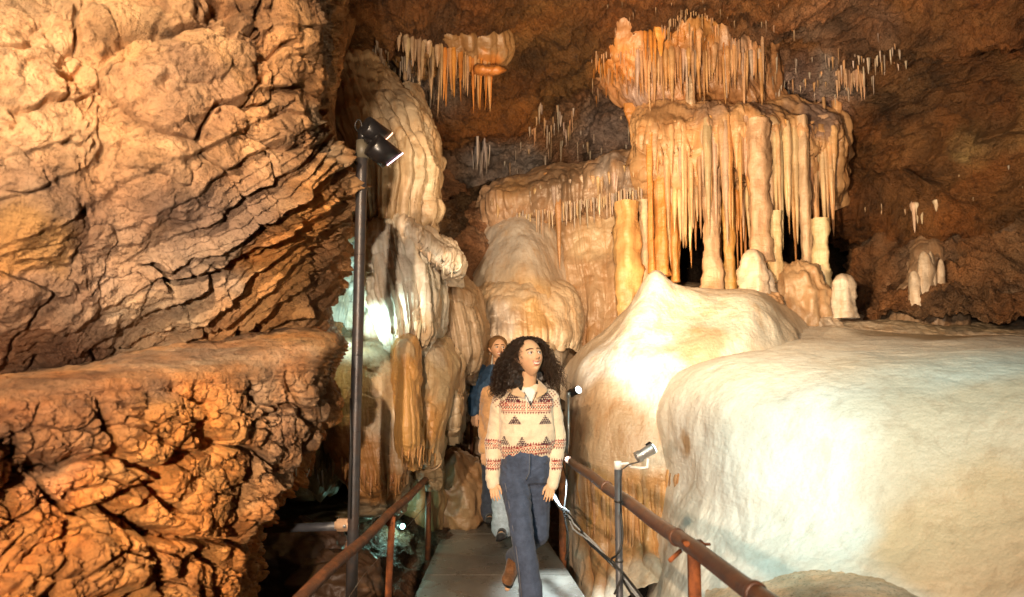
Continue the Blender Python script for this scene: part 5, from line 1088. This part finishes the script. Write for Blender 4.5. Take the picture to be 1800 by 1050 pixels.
# curly hair
ctr = np.array(toW((0, .018, .012))); Hn = np.array(HR)
def fcol(p, r):
    k = r.uniform(.5, 1.4); side = smooth(.02, .16, p[0]-ctr[0]); c = np.array((.034, .017, .009))*(1-side)+np.array((.13, .062, .026))*side; return c*k*(1.6 if r.rand() < .12 else 1)  # right side browner: lit strands painted into the hair colour
def curly(i, t, r):
    while 1:
        a = r.uniform(0, 2*math.pi); zc = r.uniform(-.62, 1); q = math.sqrt(1-zc*zc); u = np.array((q*math.sin(a), -q*math.cos(a), zc))
        if u[1] < -.18 and zc < .40+.25*(u[0]**2) : continue          # leave the face free
        break
    r0 = u*np.array((.076, .094, .110)); d = Hn@u; p0 = ctr+Hn@r0
    side = np.array((d[0], d[1], 0)); side /= np.linalg.norm(side)+.15
    L = r.uniform(.45, 1.0); rt = 1+.35*max(0, d[0]); out = (.07+.09*max(0, 1-abs(u[2]-.0)*.4))*L*rt; drop = (.14+.22*(u[2]+.6)/1.6)*L
    ts = t[:, None]
    p = p0+d*out*.62*(np.sin(np.minimum(ts*1.9, 1.571)))+side*(.045+.03*r.rand())*L*rt*ts**.8+np.array((0, 0, -1.))*drop*ts**1.7+np.array((0, .035, 0))*ts*(u[1] < .3)
    p = p+.012*np.stack([np.sin(ts[:, 0]*5+i), np.cos(ts[:, 0]*4+i*2), np.sin(ts[:, 0]*3+i*3)], 1)*ts
    q = (p-ctr)@Hn; bad = (q[:, 1] < -.035) & (np.abs(q[:, 0]) < .066) & (q[:, 2] < .058) & (q[:, 2] > -.2)
    if bad.any(): k = max(int(np.argmax(bad)), 1); return curly(i, t, r) if r.rand() < .999 else p
    return p
strands(None, curly, 2100, 44, .0021, 5, fcol, .0105, w1, freq=6.5)
capV, capN, capF = fuse([caps(Vector(ctr+Hn@np.array((0, .022, .035))), Vector(ctr+Hn@np.array((0, .034, -.02))), .087, .092), caps(Vector(ctr+Hn@np.array((-.085, .05, -.02))), Vector(ctr+Hn@np.array((-.085, .06, -.14))), .055, .06), caps(Vector(ctr+Hn@np.array((.085, .055, -.02))), Vector(ctr+Hn@np.array((.085, .06, -.12))), .045, .045)], .006, 4)
capV = capV+capN*(.012*fbm(capV*35, 3, 641))[:, None]; mk('hair_mass', capV, capF, HAIRM, w1, col=(.012, .006, .004))
# ---- second person: tan jacket, pale jeans, mostly hidden
def figure(name, label, d, cx, yh, g, jacket, trousers, haircol, hand_px, yaw, sleeve_px, legs, shoes, hairkind, yaw_h=10, shoulder=.18, jname='jacket'):
    hc = P(cx, yh, d); W2, hF2, hC2, toW2, R2_ = head_geo(hc, math.radians(yaw_h), math.radians(-4), 0, .93); gz = Vector((hc.x, d+.03, 0))
    z = lambda h: Vector((gz.x, gz.y, h)); H = hc.z+.11; k = H/1.68
    nk = z(hc.z-.15*k); ch = z(hc.z-.34*k); wa = z(hc.z-.56*k); pe = z(hc.z-.70*k)
    S1 = nk+Vector((-shoulder, .01, -.06)); S2 = nk+Vector((shoulder, .01, -.06))
    E1, W1_ = P(*sleeve_px), P(*hand_px[0]); E2 = S2+Vector((.05, .03, -.27)); W2_ = E2+Vector((-.02, -.06, -.24))
    (K1, A1, T1), (K2, A2, T2) = [[P(*q) for q in l] for l in legs]
    sk = [caps(nk-Vector((0, 0, .05)), hc+Vector((0, .02, -.06)), .055, .05), caps(ch, nk-Vector((0, 0, .07)), .11, .07), caps(wa, ch, .10, .11), caps(pe, wa, .12, .10), caps(S1, E1, .045, .035), caps(E1, W1_, .035, .022), caps(S2, E2, .045, .035), caps(E2, W2_, .035, .022), caps(ch, S1, .07, .05), caps(ch, S2, .07, .05),
          caps(pe+Vector((-.07, 0, -.03)), K1, .075, .05), caps(K1, A1, .05, .03), caps(A1, T1, .03, .025), caps(pe+Vector((.07, 0, -.03)), K2, .075, .05), caps(K2, A2, .05, .03), caps(A2, T2, .03, .025)]
    sk += hand(W1_, P(*hand_px[1]), (.9, -.3, 0), (.3, .8, 0), .9, .8)+hand(W2_, W2_+Vector((0, -.02, -.15)), (-.9, -.3, 0), (-.3, .8, 0), .9, .8)
    b = build_body(name, sk, (W2, hF2, hC2), label, (gz.x, gz.y, 0)); add_face(b, toW2, R2_, (.2, -1, .05))
    V, N, F = fuse([rings([(pe+Vector((0, 0, -.02)), .17, .12), (wa, .17, .125), (ch, .19, .13), (nk+Vector((0, 0, -.08)), .17, .115), (nk, .08, .07)], 32), caps(S1, E1, .062, .055), caps(E1, E1.lerp(W1_, .93), .056, .042), caps(S2, E2, .062, .055), caps(E2, E2.lerp(W2_, .93), .055, .042)], .007, 8)
    V = V+N*(.012*ridged(V*np.array([6, 6, 8]), 3, 651))[:, None]; jk = mk(jname, V, F, KNIT if jname != 'denim_jacket' else DENIM, b, col=shade(V, jacket, 653, .3))
    m = MB(); m.tube([nk+Vector((-.06, -.05, .005)), nk+Vector((-.03, -.10, -.03)), nk+Vector((0, -.12, -.06)), nk+Vector((.03, -.10, -.03)), nk+Vector((.06, -.05, .005))], .014, 10); m.build('collar', KNIT if jname != 'denim_jacket' else DENIM, jk, col=jacket)
    V, N, F = fuse([caps(pe, wa+Vector((0, 0, -.03)), .145, .12, sy=.8), caps(pe+Vector((-.07, 0, -.03)), K1, .095, .078), caps(K1, A1+Vector((0, 0, .02)), .078, .085), caps(pe+Vector((.07, 0, -.03)), K2, .095, .075), caps(K2, A2+Vector((0, 0, .02)), .075, .08)], .007, 8)
    V = V+N*(.008*ridged(V*8, 3, 655))[:, None]; mk('jeans', V, F, DENIM, b, col=shade(V, trousers, 657, .25))
    boot(A1, T1, shoes, parent=b, nm='shoe'); boot(A2, T2, shoes, parent=b, nm='shoe'); ct = np.array(toW2((0, .018, .012)))
    def straight(i, t, r):
        while 1:
            a = r.uniform(0, 2*math.pi); zc = r.uniform(-.3, 1); q = math.sqrt(1-zc*zc); u = np.array((q*math.sin(a), -q*math.cos(a), zc))
            if u[1] < -.15 and zc < .62: continue
            break
        Rm = np.array(R2_); p0 = ct+Rm@(u*np.array((.073, .09, .107))); ts = t[:, None]; tie = ct+Rm@np.array((-.03 if hairkind == 'tail' else u[0]*.09, .085, -.02)); end = np.array(P(856+r.uniform(-9, 9), 676+r.uniform(-12, 10), d-.02)) if hairkind == 'tail' else tie+np.array((0, .02, -.2))
        mid = np.array(P(853+r.uniform(-6, 6), 640, d+.02)) if hairkind == 'tail' else tie
        push = Rm@(u*.02)
        A = p0*(1-ts)+tie*ts+push*np.sin(ts*math.pi)*1.2; B = (1-ts)**2*tie+2*ts*(1-ts)*mid+ts**2*end
        h = len(t)//2; return np.concatenate([A[::2][:h], B[::2][:len(t)-h]])
    strands(None, straight, 900, 30, .0038, 9, lambda p, r: np.array(haircol)*r.uniform(.5, 1.5), .002, b, freq=2)
    V, F = ball(Vector(ct)+R2_@Vector((0, .016, .026)), .094, 24); V = [v+Vector(np.array(v-Vector(ct))*.0) for v in V]; mk('hair_mass', V, F, HAIRM, b, col=tuple(q*.8 for q in haircol)); return b
figure('person', 'person in a tan jacket and pale blue jeans half hidden behind the curly haired woman', 5.6, 889, 652, 0, (.66, .36, .16), (.40, .50, .60), (.05, .03, .02), ((851, 790, 5.5), (853, 830, 5.46)), 0, (855, 755, 5.66),
   [((884, 880, 5.5), (884, 930, 5.56), (880, 944, 5.36)), ((915, 880, 5.75), (915, 915, 6.0), (912, 925, 5.85))], (.02, .02, .022), 'plain', 0, .13)
figure('person', 'blonde woman in a blue denim jacket behind the tan jacket', 6.3, 876, 614, 0, (.05, .10, .18), (.05, .06, .09), (.24, .13, .055), ((833, 725, 6.2), (835, 755, 6.16)), 0, (836, 690, 6.34),
   [((865, 850, 6.3), (862, 905, 6.35), (860, 915, 6.15)), ((890, 850, 6.3), (890, 905, 6.35), (890, 915, 6.15))], (.02, .02, .02), 'tail', 12, .15, 'denim_jacket')
